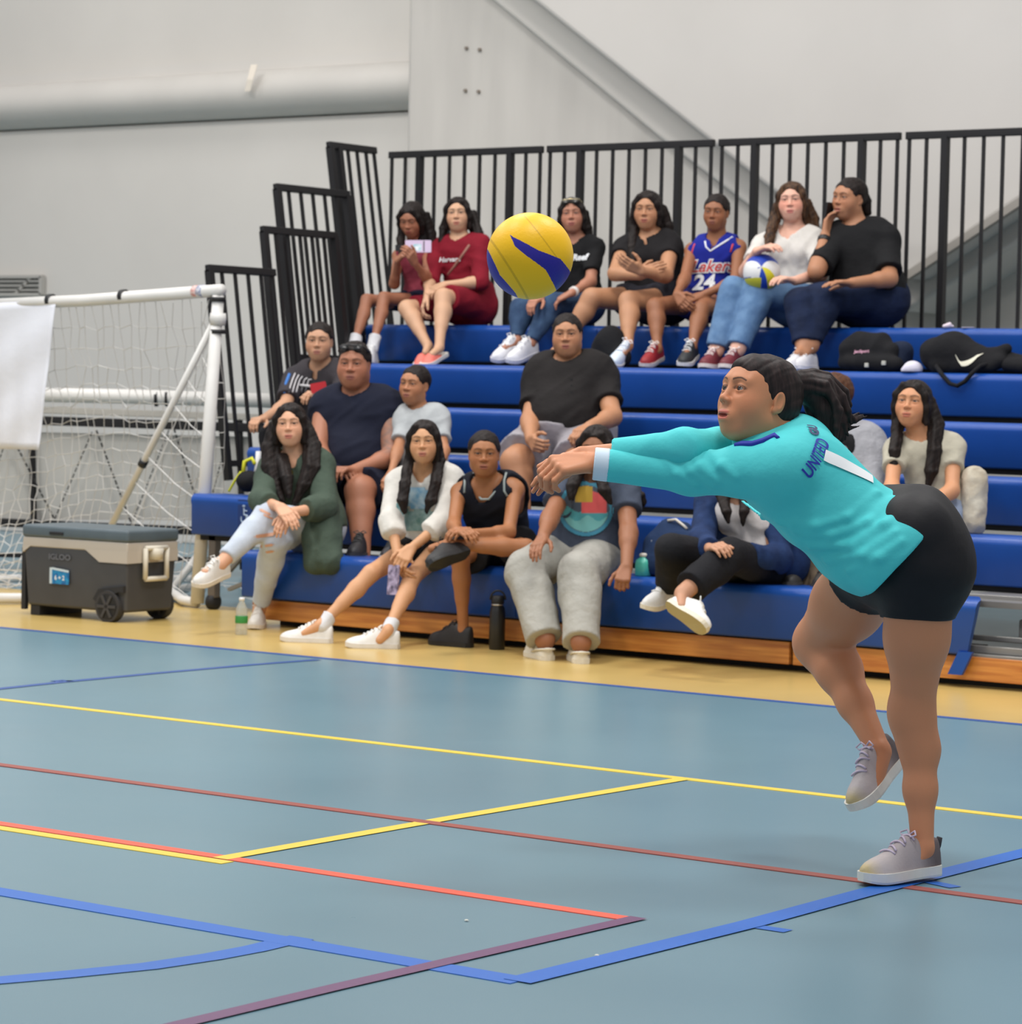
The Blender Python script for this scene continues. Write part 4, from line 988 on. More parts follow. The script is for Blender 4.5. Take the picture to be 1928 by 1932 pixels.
B.hair('long',strands=[[(846,400,.03,.022),(838,430,.04,.026),(832,455,.03,.014)],[(892,400,.02,.022),(902,440,-.02,.026),(898,480,-.05,.026),(886,515,-.06,.018),(880,540,-.06,.006)],[(888,420,.06,.03),(905,455,.05,.03),(915,480,.03,.015)]])
V2,F2=text_mesh('Harvard',.042,.25,.001); lay('lettering',V2,F2,B.tp,(848,490),depth(B.neck),CR,U3,mat('print_white',(235,238,240),.6),B.root,nrm=-CF)
sp=[march(B.tp,atD(x,y,depth(B.neck)-.6),unit(ray(x,y)),1.2)[0][0] for x,y in ((886,462),(872,482),(858,502),(846,518),(838,526))]
q=MB(); q.tube([p-CF*.004 for p in sp],.009,6); q.build('bag_strap',mat('strap_tan',(150,105,92),.7),B.root,True)
foot_free(B,0,(0,-.1,1),(232,120,105),(222,222,222),.93,kind='slide',sole_under=(150,150,155))
foot_free(B,1,(.0,.35,1),(240,120,105),(226,222,216),.95,kind='slide',sole_under=(150,150,155))
# ---- C: woman with sunglasses on her head
C_=Body(top_row(id='C',label='woman in black tee and jeans with sunglasses pushed up on her hair',s=1.0,g=.95,
 pel=(1092,578,.20),neck=(1084,452,.16),head=(1080,408,.12),hs=.95,face=(6,2,-4),skin=(176,122,98),lip=(150,78,74),
 arms=[dict(sh=(1046,468,.10),el=(1030,530,-1),wr=(1020,560,-1),ha=(1004,570,-1),curl=.5),
       dict(sh=(1122,466,.20),el=(1114,532,-1),wr=(1078,553,-1),ha=(1052,566,-1),curl=.4)],
 legs=[dict(kn=(982,582,-1),an=('Y',975,640,-.28),toe=('Y',925,664,-.50)),dict(kn=(1040,572,-1),an=('Y',1002,646,-.30),toe=('Y',960,662,-.5))]))
C_.build(); blk=fabric('black_cotton',(24,24,26))
C_.top('tee',blk,sleeve=.72,hem=.04,infl=.014)
C_.bottom('jeans',fabric('denim_mid',(62,86,116),c2=(48,68,98)),t=1.93,infl=.012,waist=.22)
C_.hair('long',strands=[[(1060,405,.02,.02),(1056,435,.02,.022),(1058,465,.0,.012)],[(1102,400,.03,.024),(1108,430,.04,.026),(1112,455,.04,.016)],[(1098,425,.06,.03),(1100,455,.05,.02)]])
V2,F2=text_mesh('Reef',.05,.25,.003); lay('lettering',V2,F2,C_.tp,(1093,486),depth(C_.neck),CR,U3,mat('print_white',(235,238,240),.6),C_.root,nrm=-CF)
def shades(b,z,y,parent,dark=(40,38,36)):
    h=b.h; g=empty('sunglasses',h.w(0,-.05,.1),None); g.parent=None
    return h
h=C_.h
sg=empty('sunglasses',h.w(0,-.07,.095),'sunglasses resting on the hair of the woman in a black tee and jeans','sunglasses')
for x in (-1,1):
    q=MB(); q.lathe(h.w(x*.032,-.082,.092),[(.001,0),(.022,.001),(.024,.004),(.001,.006)],h.R@np.array([0,-.75,.66]),14); q.build('lens',mat('lens_dark',(60,58,52),.08,spec=.9),sg,True)
q=MB(); q.tube([h.w(-.07,-.03,.082),h.w(-.056,-.078,.100),h.w(0,-.092,.104),h.w(.056,-.078,.100),h.w(.07,-.03,.082)],.0035,6); q.build('frame',mat('gold_frame',(215,200,160),.25,.8),sg,True)
foot_free(C_,0,(.3,.2,1),(232,232,236),(205,205,212),1.0,lace=(240,240,240),sole_under=(150,155,175))
foot_free(C_,1,(.2,.8,.75),(232,232,236),(205,205,212),1.0,lace=(240,240,240),sole_under=(160,160,165))
q=MB(); q.lathe(lerp(C_.arm[1]['wr'],C_.arm[1]['el'],.08),[(.030,0),(.033,.003),(.033,.02),(.030,.023)],C_.arm[1]['el']-C_.arm[1]['wr'],16); q.build('bracelet',mat('bracelet_white',(220,215,212),.4),C_.root,True)
# ---- D: arms crossed
D4=Body(top_row(id='D',label='long-haired woman in a black top and dark shorts sitting with crossed arms',s=1.03,g=1.18,chub=.6,
 pel=(1246,566,.22),neck=(1226,446,.16),head=(1222,398,.12),hs=1.0,face=(14,-4,0),skin=(184,134,100),lip=(165,90,80),bust=.062,
 arms=[dict(sh=(1178,468,.12),el=(1160,516,-1),wr=(1206,520,-1),ha=(1232,508,-1),curl=.3,pn=(0,1,0)),
       dict(sh=(1266,466,.18),el=(1256,520,-1),wr=(1210,512,-1),ha=(1186,500,-1),curl=.3,pn=(0,1,0))],
 legs=[dict(kn=(1116,562,-1),an=('Y',1064,645,-.30),toe=('Y',1030,668,-.5)),dict(kn=(1186,568,-1),an=('Y',1184,650,-.34),toe=('Y',1165,668,-.52))]))
D4.build(); D4.top('top',fabric('black_rib',(28,26,28)),sleeve=.35,hem=.10,infl=.012,v=.09,neck=.072)
D4.bottom('shorts',fabric('charcoal_shorts',(44,44,52)),t=.45,infl=.018,waist=.25,flare=0.005)
D4.hair('long',strands=[[(1198,395,.03,.024),(1196,430,.02,.028),(1192,465,-.02,.024),(1196,496,-.06,.012)],[(1248,392,.03,.03),(1258,425,.05,.034),(1262,455,.05,.026),(1258,475,.04,.012)],[(1240,425,.06,.04),(1246,455,.06,.03)]],vol=.002)
foot_on(D4,0,RZ[4],(235,235,235),(226,210,190),1.0,lace=(235,235,235),name='shoe')
foot_free(D4,1,(.35,.35,1),(215,228,240),(228,222,212),1.02,lace=(240,240,245),swoosh=(60,150,200),side=-1,sole_under=(180,150,110))
# ---- E: basketball jersey
E5=Body(top_row(id='E',label='woman in a royal blue basketball jersey with red lettering, hands together',s=.97,g=.92,
 pel=(1332,572,.20),neck=(1354,452,.18),head=(1351,402,.14),hs=.93,face=(16,-6,2),skin=(150,98,68),lip=(130,72,60),eo=.55,
 arms=[dict(sh=(1306,472,.14),el=(1292,526,-1),wr=(1276,556,-1),ha=(1288,570,-1),curl=.5,pn=(.5,.5,-.5)),
       dict(sh=(1394,466,.22),el=(1388,530,-1),wr=(1322,558,-1),ha=(1298,566,-1),curl=.5,pn=(-.3,.3,-1))],
 legs=[dict(kn=(1236,578,-1),an=('Y',1240,656,-.30),toe=('Y',1216,668,-.48)),dict(kn=(1322,584,-1),an=('Y',1306,652,-.34),toe=('Y',1286,668,-.55))]))
E5.build(); E5.top('jersey',fabric('jersey_blue',(30,42,146),bump=(40,.2,.005)),sleeve=0,hem=-.02,infl=.016,tank=True,v=.05,neck=.062)
E5.bottom('shorts',fabric('jersey_shorts',(36,40,100)),t=.30,infl=.014,waist=.2)
ot=mat('print_pink',(238,200,196),.6); dE=depth(E5.neck)
V2,F2=text_mesh('Lakers',.098,.35,.008); lay('lettering',V2,F2,E5.tp,(1343,503),dE,CR,U3,mat('print_white',(235,238,240),.6),E5.root,nrm=-CF,lift=.0075)
V2,F2=text_mesh('Lakers',.096,.35,.001); lay('lettering',V2,F2,E5.tp,(1343,503),dE,CR,U3,mat('print_red',(214,72,66),.6),E5.root,nrm=-CF,lift=.0095)
V2,F2=text_mesh('24',.125,.2,.004); lay('number',V2,F2,E5.tp,(1326,534),dE,CR,U3,mat('print_white',(235,238,240),.6),E5.root,nrm=-CF,lift=.0075)
def edge_tube(b,pts,r,m,name,D):
    P=[]
    for x,y in pts:
        c,ok=march(b.tp,atD(x,y,D-.6),unit(ray(x,y)),1.2)
        if ok[0]: P.append(c[0]-CF*.002)
    if len(P)>1: q=MB(); q.tube(P,r,6); return q.build(name,m,b.root,True)
edge_tube(E5,[(1330,455),(1332,466),(1340,474),(1352,466),(1368,456),(1382,447)],.006,mat('print_white',(235,238,240),.6),'neck_trim',dE)
edge_tube(E5,[(1311,460),(1306,474),(1305,486)],.006,mat('print_red',(214,72,66),.6),'armhole_trim',dE)
edge_tube(E5,[(1390,453),(1382,462),(1378,476)],.006,mat('print_red',(214,72,66),.6),'armhole_trim',dE)
E5.hair('pulled',strands=[[(1362,385,.08,.04),(1366,400,.09,.035)]])
foot_free(E5,0,(-.1,.75,.65),(150,30,36),(205,196,190),.95,lace=(230,225,220),sole_under=(96,42,44))
foot_free(E5,1,(0,.15,1),(40,42,44),(225,222,216),.98,lace=(235,235,235),swoosh=(225,228,225),side=-1)
# ---- F: white top with volleyball
F6=Body(top_row(id='F',label='woman in a white top and light jeans with a ball on her lap',s=1.04,g=1.12,chub=.5,
 pel=(1510,572,.20),neck=(1496,436,.18),head=(1494,382,.14),hs=1.0,face=(8,0,-3),skin=(222,172,150),lip=(190,100,96),blush=.7,eo=.6,bust=.06,
 arms=[dict(sh=(1440,462,.14),el=(1408,512,-1),wr=(1428,474,-1),ha=(1450,464,-1),curl=.4,pn=(.2,.3,-1)),
       dict(sh=(1542,458,.20),el=(1548,516,-1),wr=(1500,530,-1),ha=(1476,524,-1),curl=.4)],
 legs=[dict(kn=(1384,548,-1),an=('Y',1352,660,-.33),toe=('Y',1328,672,-.52)),dict(kn=(1432,546,-1),an=('Y',1392,658,-.33),toe=('Y',1366,672,-.52))],lr=(0.081,0.060,0.055,0.043)))
F6.build(); F6.top('blouse',fabric('white_rib',(216,212,206),bump=(60,.25,.004)),sleeve=.62,hem=.10,infl=.012,neck=.080,v=.03,flare=0.005,wr=(.004,30,8,'fold'))
F6.bottom('jeans',fabric('denim_light',(104,136,172),c2=(86,118,156)),t=1.95,infl=.014,waist=.2,flare=0.005)
F6.hair('long',m=hairmat('hair_brown_ends',(38,27,23),(96,68,46)),strands=[[(1468,385,.03,.024),(1460,415,.02,.030),(1452,445,-.02,.030),(1450,468,-.06,.016)],[(1520,380,.03,.026),(1532,412,.04,.034),(1536,440,.02,.022)],[(1515,405,.06,.035),(1520,440,.05,.03)]],vol=.003)
for i in (0,1): foot_on(F6,i,RZ[4],(120,48,56),(226,214,204),.98,lace=(238,225,222),name='shoe')
# ---- G: black tee on the phone
G7=Body(top_row(id='G',label='person in a black tee and dark jeans talking on a phone',s=1.1,g=1.25,chub=.8,
 pel=(1640,566,.22),neck=(1618,430,.20),head=(1602,376,.16),hs=1.04,face=(42,-3,4),skin=(176,124,92),lip=(150,84,74),om=.5,sex='f',
 arms=[dict(sh=(1576,458,.12),el=(1540,512,-1),wr=(1556,446,1),ha=(1562,416,1),curl=.45,pn=(1,.1,0)),
       dict(sh=(1672,452,.24),el=(1678,526,-1),wr=(1608,534,-1),ha=(1580,532,-1),curl=.2,pn=(0,0,-1))],
 legs=[dict(kn=(1510,572,-1),an=('Y',1516,652,-.32),toe=('Y',1490,668,-.5)),dict(kn=(1552,562,-1),an=('Y',1530,652,-.28),toe=('Y',1506,672,-.45))],lr=(0.088,0.064,0.055,0.039)))
G7.build(); G7.top('tee',blk,sleeve=.80,hem=-.02,infl=.020,neck=.068,flare=0.008,wr=(.006,16,12,'fold'))
G7.bottom('jeans',fabric('denim_dark',(26,38,66),c2=(20,30,54)),t=1.92,infl=.014,waist=.2)
G7.hair('pulled',strands=[[(1618,356,.04,.040),(1630,380,.07,.036),(1636,400,.08,.020)],[(1610,372,.09,.045),(1624,396,.10,.03)]])
for i in (0,1): foot_on(G7,i,RZ[4],(226,224,228),(222,220,222),.98,lace=(238,238,238),name='shoe')
q=MB(); q.lathe(lerp(G7.arm[0]['wr'],G7.arm[0]['el'],.04),[(.034,0),(.038,.003),(.038,.03),(.034,.033)],G7.arm[0]['el']-G7.arm[0]['wr'],16); q.build('wristwatch',mat('watch_black',(20,20,22),.4),G7.root,True)
# ---- H: referee shirt
H8=Body(dict(id='H',Y=RY[2],label='person in a grey and blue referee shirt behind the man in navy',s=1.0,g=1.08,chub=.6,sex='f',
 pel=(600,820,.22),neck=(606,692,.12),head=(602,646,.06),hs=.97,face=(8,-2,0),skin=(192,146,116),lip=(165,98,90),bow=.06,
 arms=[dict(sh=(556,712,.10),el=(538,766,-1),wr=(498,790,-1),ha=(482,792,-1),curl=.6,pn=(0,0,-1)),
       dict(sh=(652,708,.16),el=(640,762,-1),wr=(604,748,-1),ha=(588,742,-1),curl=.6,pn=(-.2,.2,-1))],
 legs=[dict(kn=(512,822,-1),an=('Y',520,930,-.32),toe=('Y',500,950,-.5)),dict(kn=(556,830,-1),an=('Y',560,940,-.3),toe=('Y',540,955,-.5))]))
H8.build(); H8.top('referee_shirt',fabric('ref_grey',(62,58,62)),sleeve=.75,hem=-.02,infl=.018,v=.04,flare=0.006)
H8.bottom('trousers',fabric('black_trousers',(26,26,30)),t=1.9,infl=.014,waist=.2)
H8.hair('pulled')
st=mat('stripe_pale',(206,204,206),.8); sb=mat('stripe_blue',(62,120,196),.8); dH=depth(H8.neck)
for k,x in enumerate((547,554,561,570,578)): edge_tube(H8,[(x+10,704+3*k),(x+5,716),(x+1,728),(x-2,740)],.0045,st,'stripe',dH)
edge_tube(H8,[(546,706),(540,722),(537,742)],.010,sb,'stripe',dH)
edge_tube(H8,[(566,727),(590,729),(612,727)],.009,st,'stripe',dH)
# ---- I: navy sleeveless man
def tattoo(b,V,C):
    a=b.arm[1]; d=np.linalg.norm(V-lerp(a['sh'],a['el'],.55),axis=1); n=np.sin(V[:,0]*90+2*np.sin(V[:,2]*70))*np.sin(V[:,2]*110+2*np.sin(V[:,1]*80))
    m=np.clip((.19-d)/.05,0,1)*(.45+.25*n); return C*(1-m[:,None])+np.array(lin((92,84,80)))*m[:,None]
I9=Body(dict(id='I',Y=RY[1],label='big man in a navy sleeveless shirt, sunglasses on his head, arm tattooed',s=1.12,g=1.32,chub=1.0,sex='m',belly=.15,
 pel=(688,908,.24),neck=(676,752,.18),head=(668,690,.12),hs=1.10,face=(12,-2,0),skin=(168,112,86),lip=(140,80,72),extra=tattoo,nr=.064,
 arms=[dict(sh=(612,768,.10),el=(600,850,-1),wr=(630,894,-1),ha=(652,888,-1),curl=.6),
       dict(sh=(732,772,.22),el=(738,862,-1),wr=(668,888,-1),ha=(644,884,-1),curl=.6,pn=(0,.3,-1))],
 legs=[dict(kn=(600,915,-1),an=('Y',600,1040,-.24),toe=('Y',585,1070,-.45)),dict(kn=(678,926,-1),an=('Y',682,1046,-.26),toe=('Y',665,1075,-.45))],lr=(0.086,0.062,0.055,0.038)))
I9.build(); I9.top('sleeveless_shirt',fabric('navy_jersey',(24,28,46),bump=(50,.2,.005)),sleeve=.16,hem=-.02,infl=.020,neck=.070)
I9.bottom('shorts',fabric('navy_shorts2',(22,26,44)),t=.88,infl=.020,waist=.2,flare=.02)
I9.hair('short')
h=I9.h; sg=empty('sunglasses',h.w(0,-.07,.095),'sunglasses on the head of the big man in navy','sunglasses')
for x in (-1,1):
    q=MB(); q.lathe(h.w(x*.034,-.074,.094),[(.001,0),(.023,.001),(.025,.005),(.001,.008)],h.R@np.array([0,-.6,.8]),12); q.build('lens',mat('lens_black',(22,22,24),.1,spec=.9),sg,True)
q=MB(); q.tube([h.w(-.078,-.01,.070),h.w(-.062,-.070,.096),h.w(0,-.088,.106),h.w(.062,-.070,.096),h.w(.078,-.01,.070)],.005,6); q.build('frame',mat('frame_black',(30,30,32),.3),sg,True)
for i in (0,1): foot_on(I9,i,RZ[0]-.02,(40,40,44),(60,60,62),1.05,lace=(60,60,60),name='shoe')
# ---- J: boy
J10=Body(dict(id='J',Y=RY[1],label='young boy in a pale grey tee looking to the side',s=.80,g=.95,sex='m',
 pel=(798,914,.26),neck=(792,774,.28),head=(782,728,.24),hs=.93,face=(30,0,3),skin=(176,122,88),lip=(160,96,84),nr=.046,
 arms=[dict(sh=(764,794,.22),el=(750,850,-1),wr=(738,892,-1),ha=(726,910,-1),curl=.5),
       dict(sh=(828,790,.32),el=(838,850,-1),wr=(822,896,-1),ha=(806,912,-1),curl=.5)],
 legs=[dict(kn=(742,932,-1),an=('Y',742,1020,-.2),toe=('Y',725,1040,-.35)),dict(kn=(790,940,-1),an=('Y',790,1030,-.2),toe=('Y',775,1045,-.35))]))
J10.build(); J10.top('tee',fabric('grey_tee',(182,186,188)),sleeve=.66,hem=.0,infl=.016,flare=0.005)
J10.bottom('shorts',fabric('black_shorts',(26,26,30)),t=.85,infl=.014,waist=.2,flare=0.005)
J10.hair('short')
for i in (0,1): foot_on(J10,i,RZ[0]-.02,(60,60,64),(210,210,210),.8,lace=(60,60,60),name='shoe')
# ---- K: big guy in black henley
K11=Body(dict(id='K',Y=RY[2],label='big young man in a black button-neck tee and grey shorts',s=1.10,g=1.36,chub=.9,sex='m',belly=.17,
 pel=(1072,826,.22),neck=(1076,692,.20),head=(1070,634,.14),hs=1.0,face=(6,-2,-2),skin=(180,128,94),lip=(160,90,82),nr=.062,
 arms=[dict(sh=(1016,722,.14),el=(1000,794,-1),wr=(1002,830,-1),ha=(1010,840,-1),curl=.9,pn=(.8,.2,-.2),lf=.22),
       dict(sh=(1138,718,.26),el=(1156,786,-1),wr=(1112,806,-1),ha=(1092,814,-1),curl=.6)],
 legs=[dict(kn=(972,872,-1),an=('Y',985,960,-.26),toe=('Y',965,985,-.45)),dict(kn=(1086,880,-1),an=('Y',1080,968,-.26),toe=('Y',1066,990,-.45))],lr=(0.088,0.064,0.055,0.038)))
K11.build(); K11.top('henley_tee',fabric('black_henley',(34,31,31)),sleeve=.62,hem=.02,infl=.018,neck=.068,v=.04,flare=0.006)
K11.bottom('shorts',fabric('grey_shorts',(158,154,160)),t=.86,infl=.024,waist=.2,flare=.03,wr=(.006,18,6,'fold'))
K11.hair('short')
for i in (0,1): foot_on(K11,i,RZ[1]-.02,(50,50,54),(60,60,62),1.05,lace=(60,60,60),name='shoe')
q=MB()
for y in (716,728,740): c,ok=march(K11.tp,atD(1078,y,depth(K11.neck)-.6),unit(ray(1078,y)),1.2); q.lathe(c[0]-CF*.003,[(.006,0),(.006,.003)],-CF,8)
q.build('button',mat('button_black',(18,18,18),.4),K11.root)
# ---- L: green jacket
L12=Body(dict(id='L',Y=RY[0],label='woman in a dark green jacket and ripped white jeans with one leg crossed',s=1.04,g=1.02,
 pel=(590,998,.20),neck=(556,862,.12),head=(548,804,.06),hs=1.0,face=(8,2,-3),skin=(216,164,132),lip=(190,104,92),bow=.05,
 arms=[dict(sh=(510,884,.06),el=(494,946,-1),wr=(526,956,-1),ha=(542,972,-1),curl=.3,pn=(-.2,.4,-.8)),
       dict(sh=(606,878,.18),el=(612,958,-1),wr=(552,966,-1),ha=(536,984,-1),curl=.4,pn=(-.3,.3,-.8))],
 legs=[dict(kn=(518,1020,-1),an=('z',490,1148,.10),toe=('z',474,1180,.03),lt=.40),dict(kn=(502,972,-1),an=(418,1062,-1),toe=(368,1082,-1),lt=.42,ls=.37)],lr=(0.077,0.053,0.045,0.033)))
L12.build(); L12.top('undershirt',blk,sleeve=0,hem=.1,infl=.008,neck=.08,v=.04)
jk=fabric('green_jacket',(72,86,74),bump=(20,.6,.015))
tp=L12.tp
fj=L12.fwd
L12.top('jacket',jk,sleeve=(1.55,1.60),hem=-.06,infl=.026,neck=.075,flare=0.005,wr=(.008,16,7,'fold'),extra=[cap(L12.spine(.98)+fj*.10,L12.spine(.5)+fj*.24,.03,.05,.008,op='s')])
# jacket skirt spilling over the bench edge
P=[cap(atY(612,960,RY[0]+.10),atY(612,1060,RY[0]-.03),.075,.06,.04),cap(atY(590,990,RY[0]+.05),atY(588,1066,RY[0]-.05),.06,.045,.05),cap(atY(625,1000,RY[0]+.12),atY(628,1062,RY[0]+.0),.055,.05,.05)]
L12.cloth('jacket_hem',P,jk,.009,(.007,18,8,'fold'))
wj=fabric('white_denim',(196,204,216),bump=(40,.3,.006))
L12.bottom('jeans',wj,t=(1.90,1.88),infl=.013,waist=.15)
dL=depth(L12.leg[0]['kn'])
for (x,y,w,hh) in ((508,1010,.11,.018),(508,1030,.10,.014),(512,1042,.08,.012)):
    V2,F2=grid2(w,hh,10,3,lambda a,b: abs(b)<1-.5*a*a); lay('rip',V2,F2,L12.bpn,(x-8,y),dL,CR+CU*.15,U3,mat('rip_skin',(206,156,128),.6),L12.root,nrm=-CF,lift=.004,maxe=.012)
for (x,y,w,hh) in ((500,966,.07,.014),(506,975,.06,.010)):
    V2,F2=grid2(w,hh,10,3,lambda a,b: abs(b)<1-.5*a*a); lay('rip',V2,F2,L12.bpn,(x,y),dL,CR-CU*.5,U3,mat('rip_skin',(206,156,128),.6),L12.root,nrm=-CF,lift=.004,maxe=.012)
L12.hair('long',strands=[[(520,800,.03,.030),(510,840,.02,.044),(510,880,-.02,.044),(520,915,-.06,.030),(532,940,-.10,.012)],[(576,800,.02,.030),(588,840,.0,.042),(586,880,-.06,.044),(572,915,-.10,.032),(556,945,-.12,.014)],[(530,860,.0,.03),(540,900,-.10,.03),(545,930,-.13,.014)],[(570,850,.06,.04),(560,890,.04,.04)]],vol=.004)
q=MB(); c=march(L12.tp,atD(548,892,depth(L12.neck)-.6),unit(ray(548,892)),1.2)[0][0]; q.box(c-.011-CF*.02,c+.011-CF*.02); q.build('pendant',mat('gold',(214,176,96),.25,.9),L12.root,bevel=.002)
foot_on(L12,0,0.,(228,222,214),(226,214,196),.92,lace=(235,230,224)); foot_free(L12,1,(.2,-.05,1),(228,224,218),(226,216,200),.95,lace=(236,232,226))
# ---- M: girl in white hoodie
M13=Body(dict(id='M',Y=RY[0],label='girl with long straight hair in a white hooded top stretching out her bare legs',s=1.0,g=.92,
 pel=(812,1030,.18),neck=(802,888,.06),head=(800,836,.00),hs=.97,face=(6,0,-2),skin=(206,154,114),lip=(176,100,88),bow=.06,
 arms=[dict(sh=(752,908,.04),el=(738,980,-1),wr=(750,1048,-1),ha=(756,1074,-1),curl=.5,pn=(.5,.5,-.3)),
       dict(sh=(850,904,.12),el=(838,984,-1),wr=(776,1034,-1),ha=(760,1056,-1),curl=.6,pn=(-.4,.3,-.6))],
 legs=[dict(kn=(700,1082,-1),an=('z',608,1176,.10),toe=('z',550,1200,.03),lt=.44,ls=.42),dict(kn=(778,1088,-1),an=('z',734,1186,.10),toe=('z',705,1212,.03),lt=.42,ls=.42)],lr=(0.067,0.045,0.039,0.028)))
M13.build(); M13.top('hooded_top',fabric('white_fleece',(216,212,204),bump=(22,.5,.012)),sleeve=(1.42,1.42),hem=.04,infl=.022,neck=.066,v=.02,flare=0.005,wr=(.006,20,9,'fold'))
M13.bottom('shorts',fabric('black_shorts',(26,26,30)),t=.34,infl=.016,waist=.15,flare=0.006)
dM=depth(M13.neck)
V2,F2=grid2(.20,.20,14,14,lambda a,b: b<.2+.2*math.sin(a*5)); lay('print',V2,F2,M13.tp,(786,965),dM,CR,U3,mat('print_aqua',(112,158,160),.7,c2=(170,200,204),vscale=25),M13.root,nrm=-CF)
V2,F2=grid2(.13,.11,10,8,lambda a,b: a*a+b*b<1.1); lay('print',V2,F2,M13.tp,(788,940),dM,CR,U3,mat('print_sky',(112,168,204),.7,c2=(190,215,228),vscale=25),M13.root,nrm=-CF,lift=.010)
M13.hair('long',strands=[[(778,835,.02,.020),(770,870,.0,.022),(764,910,-.07,.024),(760,945,-.10,.024),(762,962,-.10,.008)],[(824,835,.02,.022),(828,870,.0,.024),(822,910,-.07,.026),(812,945,-.10,.026),(806,958,-.10,.008)]])
for i in (0,1):
    foot_on(M13,i,0.,(232,230,226),(226,222,216),1.0,lace=(240,238,234),swoosh=(186,196,224),side=(-1,1)[0],hi=1.05)
    P=[cap(M13.leg[i]['an']+U3*-.02,lerp(M13.leg[i]['an'],M13.leg[i]['kn'],.16),.037,.037,.01,clip=[(lerp(M13.leg[i]['an'],M13.leg[i]['kn'],.15),M13.leg[i]['kn']-M13.leg[i]['an'])])]; M13.cloth('sock',P,fabric('sock_white',(215,215,218)),.006)
# ---- N: black tank, crossed leg
N14=Body(dict(id='N',Y=RY[0],label='youth in a black basketball tank top resting one ankle on the other knee',s=1.0,g=.84,sex='m',
 pel=(940,1030,.20),neck=(922,916,.04),head=(913,858,-.03),hs=.98,face=(0,-3,0),skin=(164,108,70),lip=(150,84,68),bow=.08,
 arms=[dict(sh=(866,928,.00),el=(856,990,-1),wr=(862,1004,-1),ha=(878,1002,-1),curl=.5,lf=.24,pn=(.2,.3,-1)),
       dict(sh=(972,924,.08),el=(960,1004,-1),wr=(890,1006,-1),ha=(866,1000,-1),curl=.5,pn=(-.2,.3,-1))],
 legs=[dict(kn=(868,1052,-1),an=('z',874,1184,.10),toe=('z',848,1208,.03),lt=.42),dict(kn=(992,1034,-1),an=(852,1028,-1),toe=(800,1046,-1),lt=.40,ls=.40)],lr=(0.065,0.048,0.042,0.029)))
N14.build(); N14.top('tank_top',fabric('black_tank',(22,24,34),bump=(40,.2,.005)),sleeve=0,hem=-.02,infl=.018,tank=True,neck=.080)
N14.bottom('shorts',fabric('black_shorts',(26,26,30)),t=(.70,.62),infl=.026,waist=.15,flare=.03)
dN=depth(N14.neck); gt=mat('trim_grey',(150,160,158),.7)
edge_tube(N14,[(893,892),(892,908),(896,928),(908,942),(922,942),(934,928),(940,908),(942,892)],.006,gt,'neck_trim',dN)
edge_tube(N14,[(876,896),(877,912),(876,930)],.006,gt,'armhole_trim',dN); edge_tube(N14,[(955,892),(951,906),(951,926),(957,936)],.006,gt,'armhole_trim',dN)
N14.hair('pulled')
foot_on(N14,0,0.,(30,29,30),(26,26,27),1.0,lace=(40,40,40)); foot_free(N14,1,(-.55,-.6,.25),(34,33,34),(30,30,31),1.0,lace=(44,44,44))
# ---- O: grey tee, grey sweatpants
O15=Body(dict(id='O',Y=RY[0],label='girl in a slate tee with a round print and light grey sweatpants in white clogs',s=1.03,g=1.22,chub=.6,
 pel=(1100,1046,.20),neck=(1124,904,.16),head=(1124,850,.10),hs=1.0,face=(10,-6,0),skin=(152,100,70),lip=(140,80,70),
 arms=[dict(sh=(1066,922,.10),el=(1038,976,-1),wr=(1024,1014,-1),ha=(1012,1030,-1),curl=.3,pn=(.2,.2,-1)),
       dict(sh=(1180,926,.22),el=(1186,1004,-1),wr=(1182,1070,-1),ha=(1174,1096,-1),curl=1.0,pn=(-.3,.6,-.2))],
 legs=[dict(kn=(992,1078,-1),an=('z',1028,1206,.10),toe=('z',988,1222,.03)),dict(kn=(1092,1082,-1),an=('z',1096,1212,.10),toe=('z',1092,1236,.03))],lr=(0.088,0.069,0.060,0.045)))
O15.build(); O15.top('tee',fabric('slate_tee',(72,80,96),var=.18),sleeve=.52,hem=.05,infl=.018,flare=0.008)
O15.bottom('sweatpants',fabric('grey_sweat',(170,168,160),bump=(14,.7,.02)),t=(1.99,1.99),infl=.020,waist=.12,flare=0.016,wr=(.007,16,10,'fold'))
dO=depth(O15.neck)
V2,F2=grid2(.27,.27,70,70,lambda a,b: a*a+b*b<1)
def circ(V2):
    c=np.zeros((len(V2),3)); x=V2[:,0]/.135; y=V2[:,1]/.135; c[:]=lin((74,84,98))
    r=np.hypot(x,y); c[(r>.86)]=lin((66,142,168)); m=(r<.84)&(y<.0+.12*np.sin(x*6)); c[m]=lin((80,160,166)); m=(r<.84)&(y<-.35+.1*np.sin(x*8+1)); c[m]=lin((120,186,182))
    m=(r<.84)&(y>-.15)&(x>-.15)&(y<.72-.3*x)&(x<.75); c[m]=lin((226,92,92)); m=(r<.84)&(y>.25)&(x<.25)&(x>-.4); c[m]=lin((204,164,60)); return c
lay('print',V2,F2,O15.tp,(1105,960),dO,CR,U3,mat('print_round',(200,200,200),.7,attr=True),O15.root,col=circ,nrm=-CF,maxe=.02)
O15.hair('long',strands=[[(1100,850,.03,.026),(1092,885,.0,.03),(1080,915,-.06,.030),(1078,935,-.08,.012)],[(1150,850,.03,.03),(1165,890,.02,.036),(1185,920,.02,.034),(1205,935,.02,.026),(1216,945,.02,.008)],[(1140,870,.05,.05),(1160,905,.05,.04)],[(1130,890,-.08,.02),(1140,925,-.13,.026),(1150,940,-.13,.012)]],vol=.005)
for i in (0,1): foot_on(O15,i,0.,(228,222,206),(226,220,204),.98,kind='croc',name='clog')
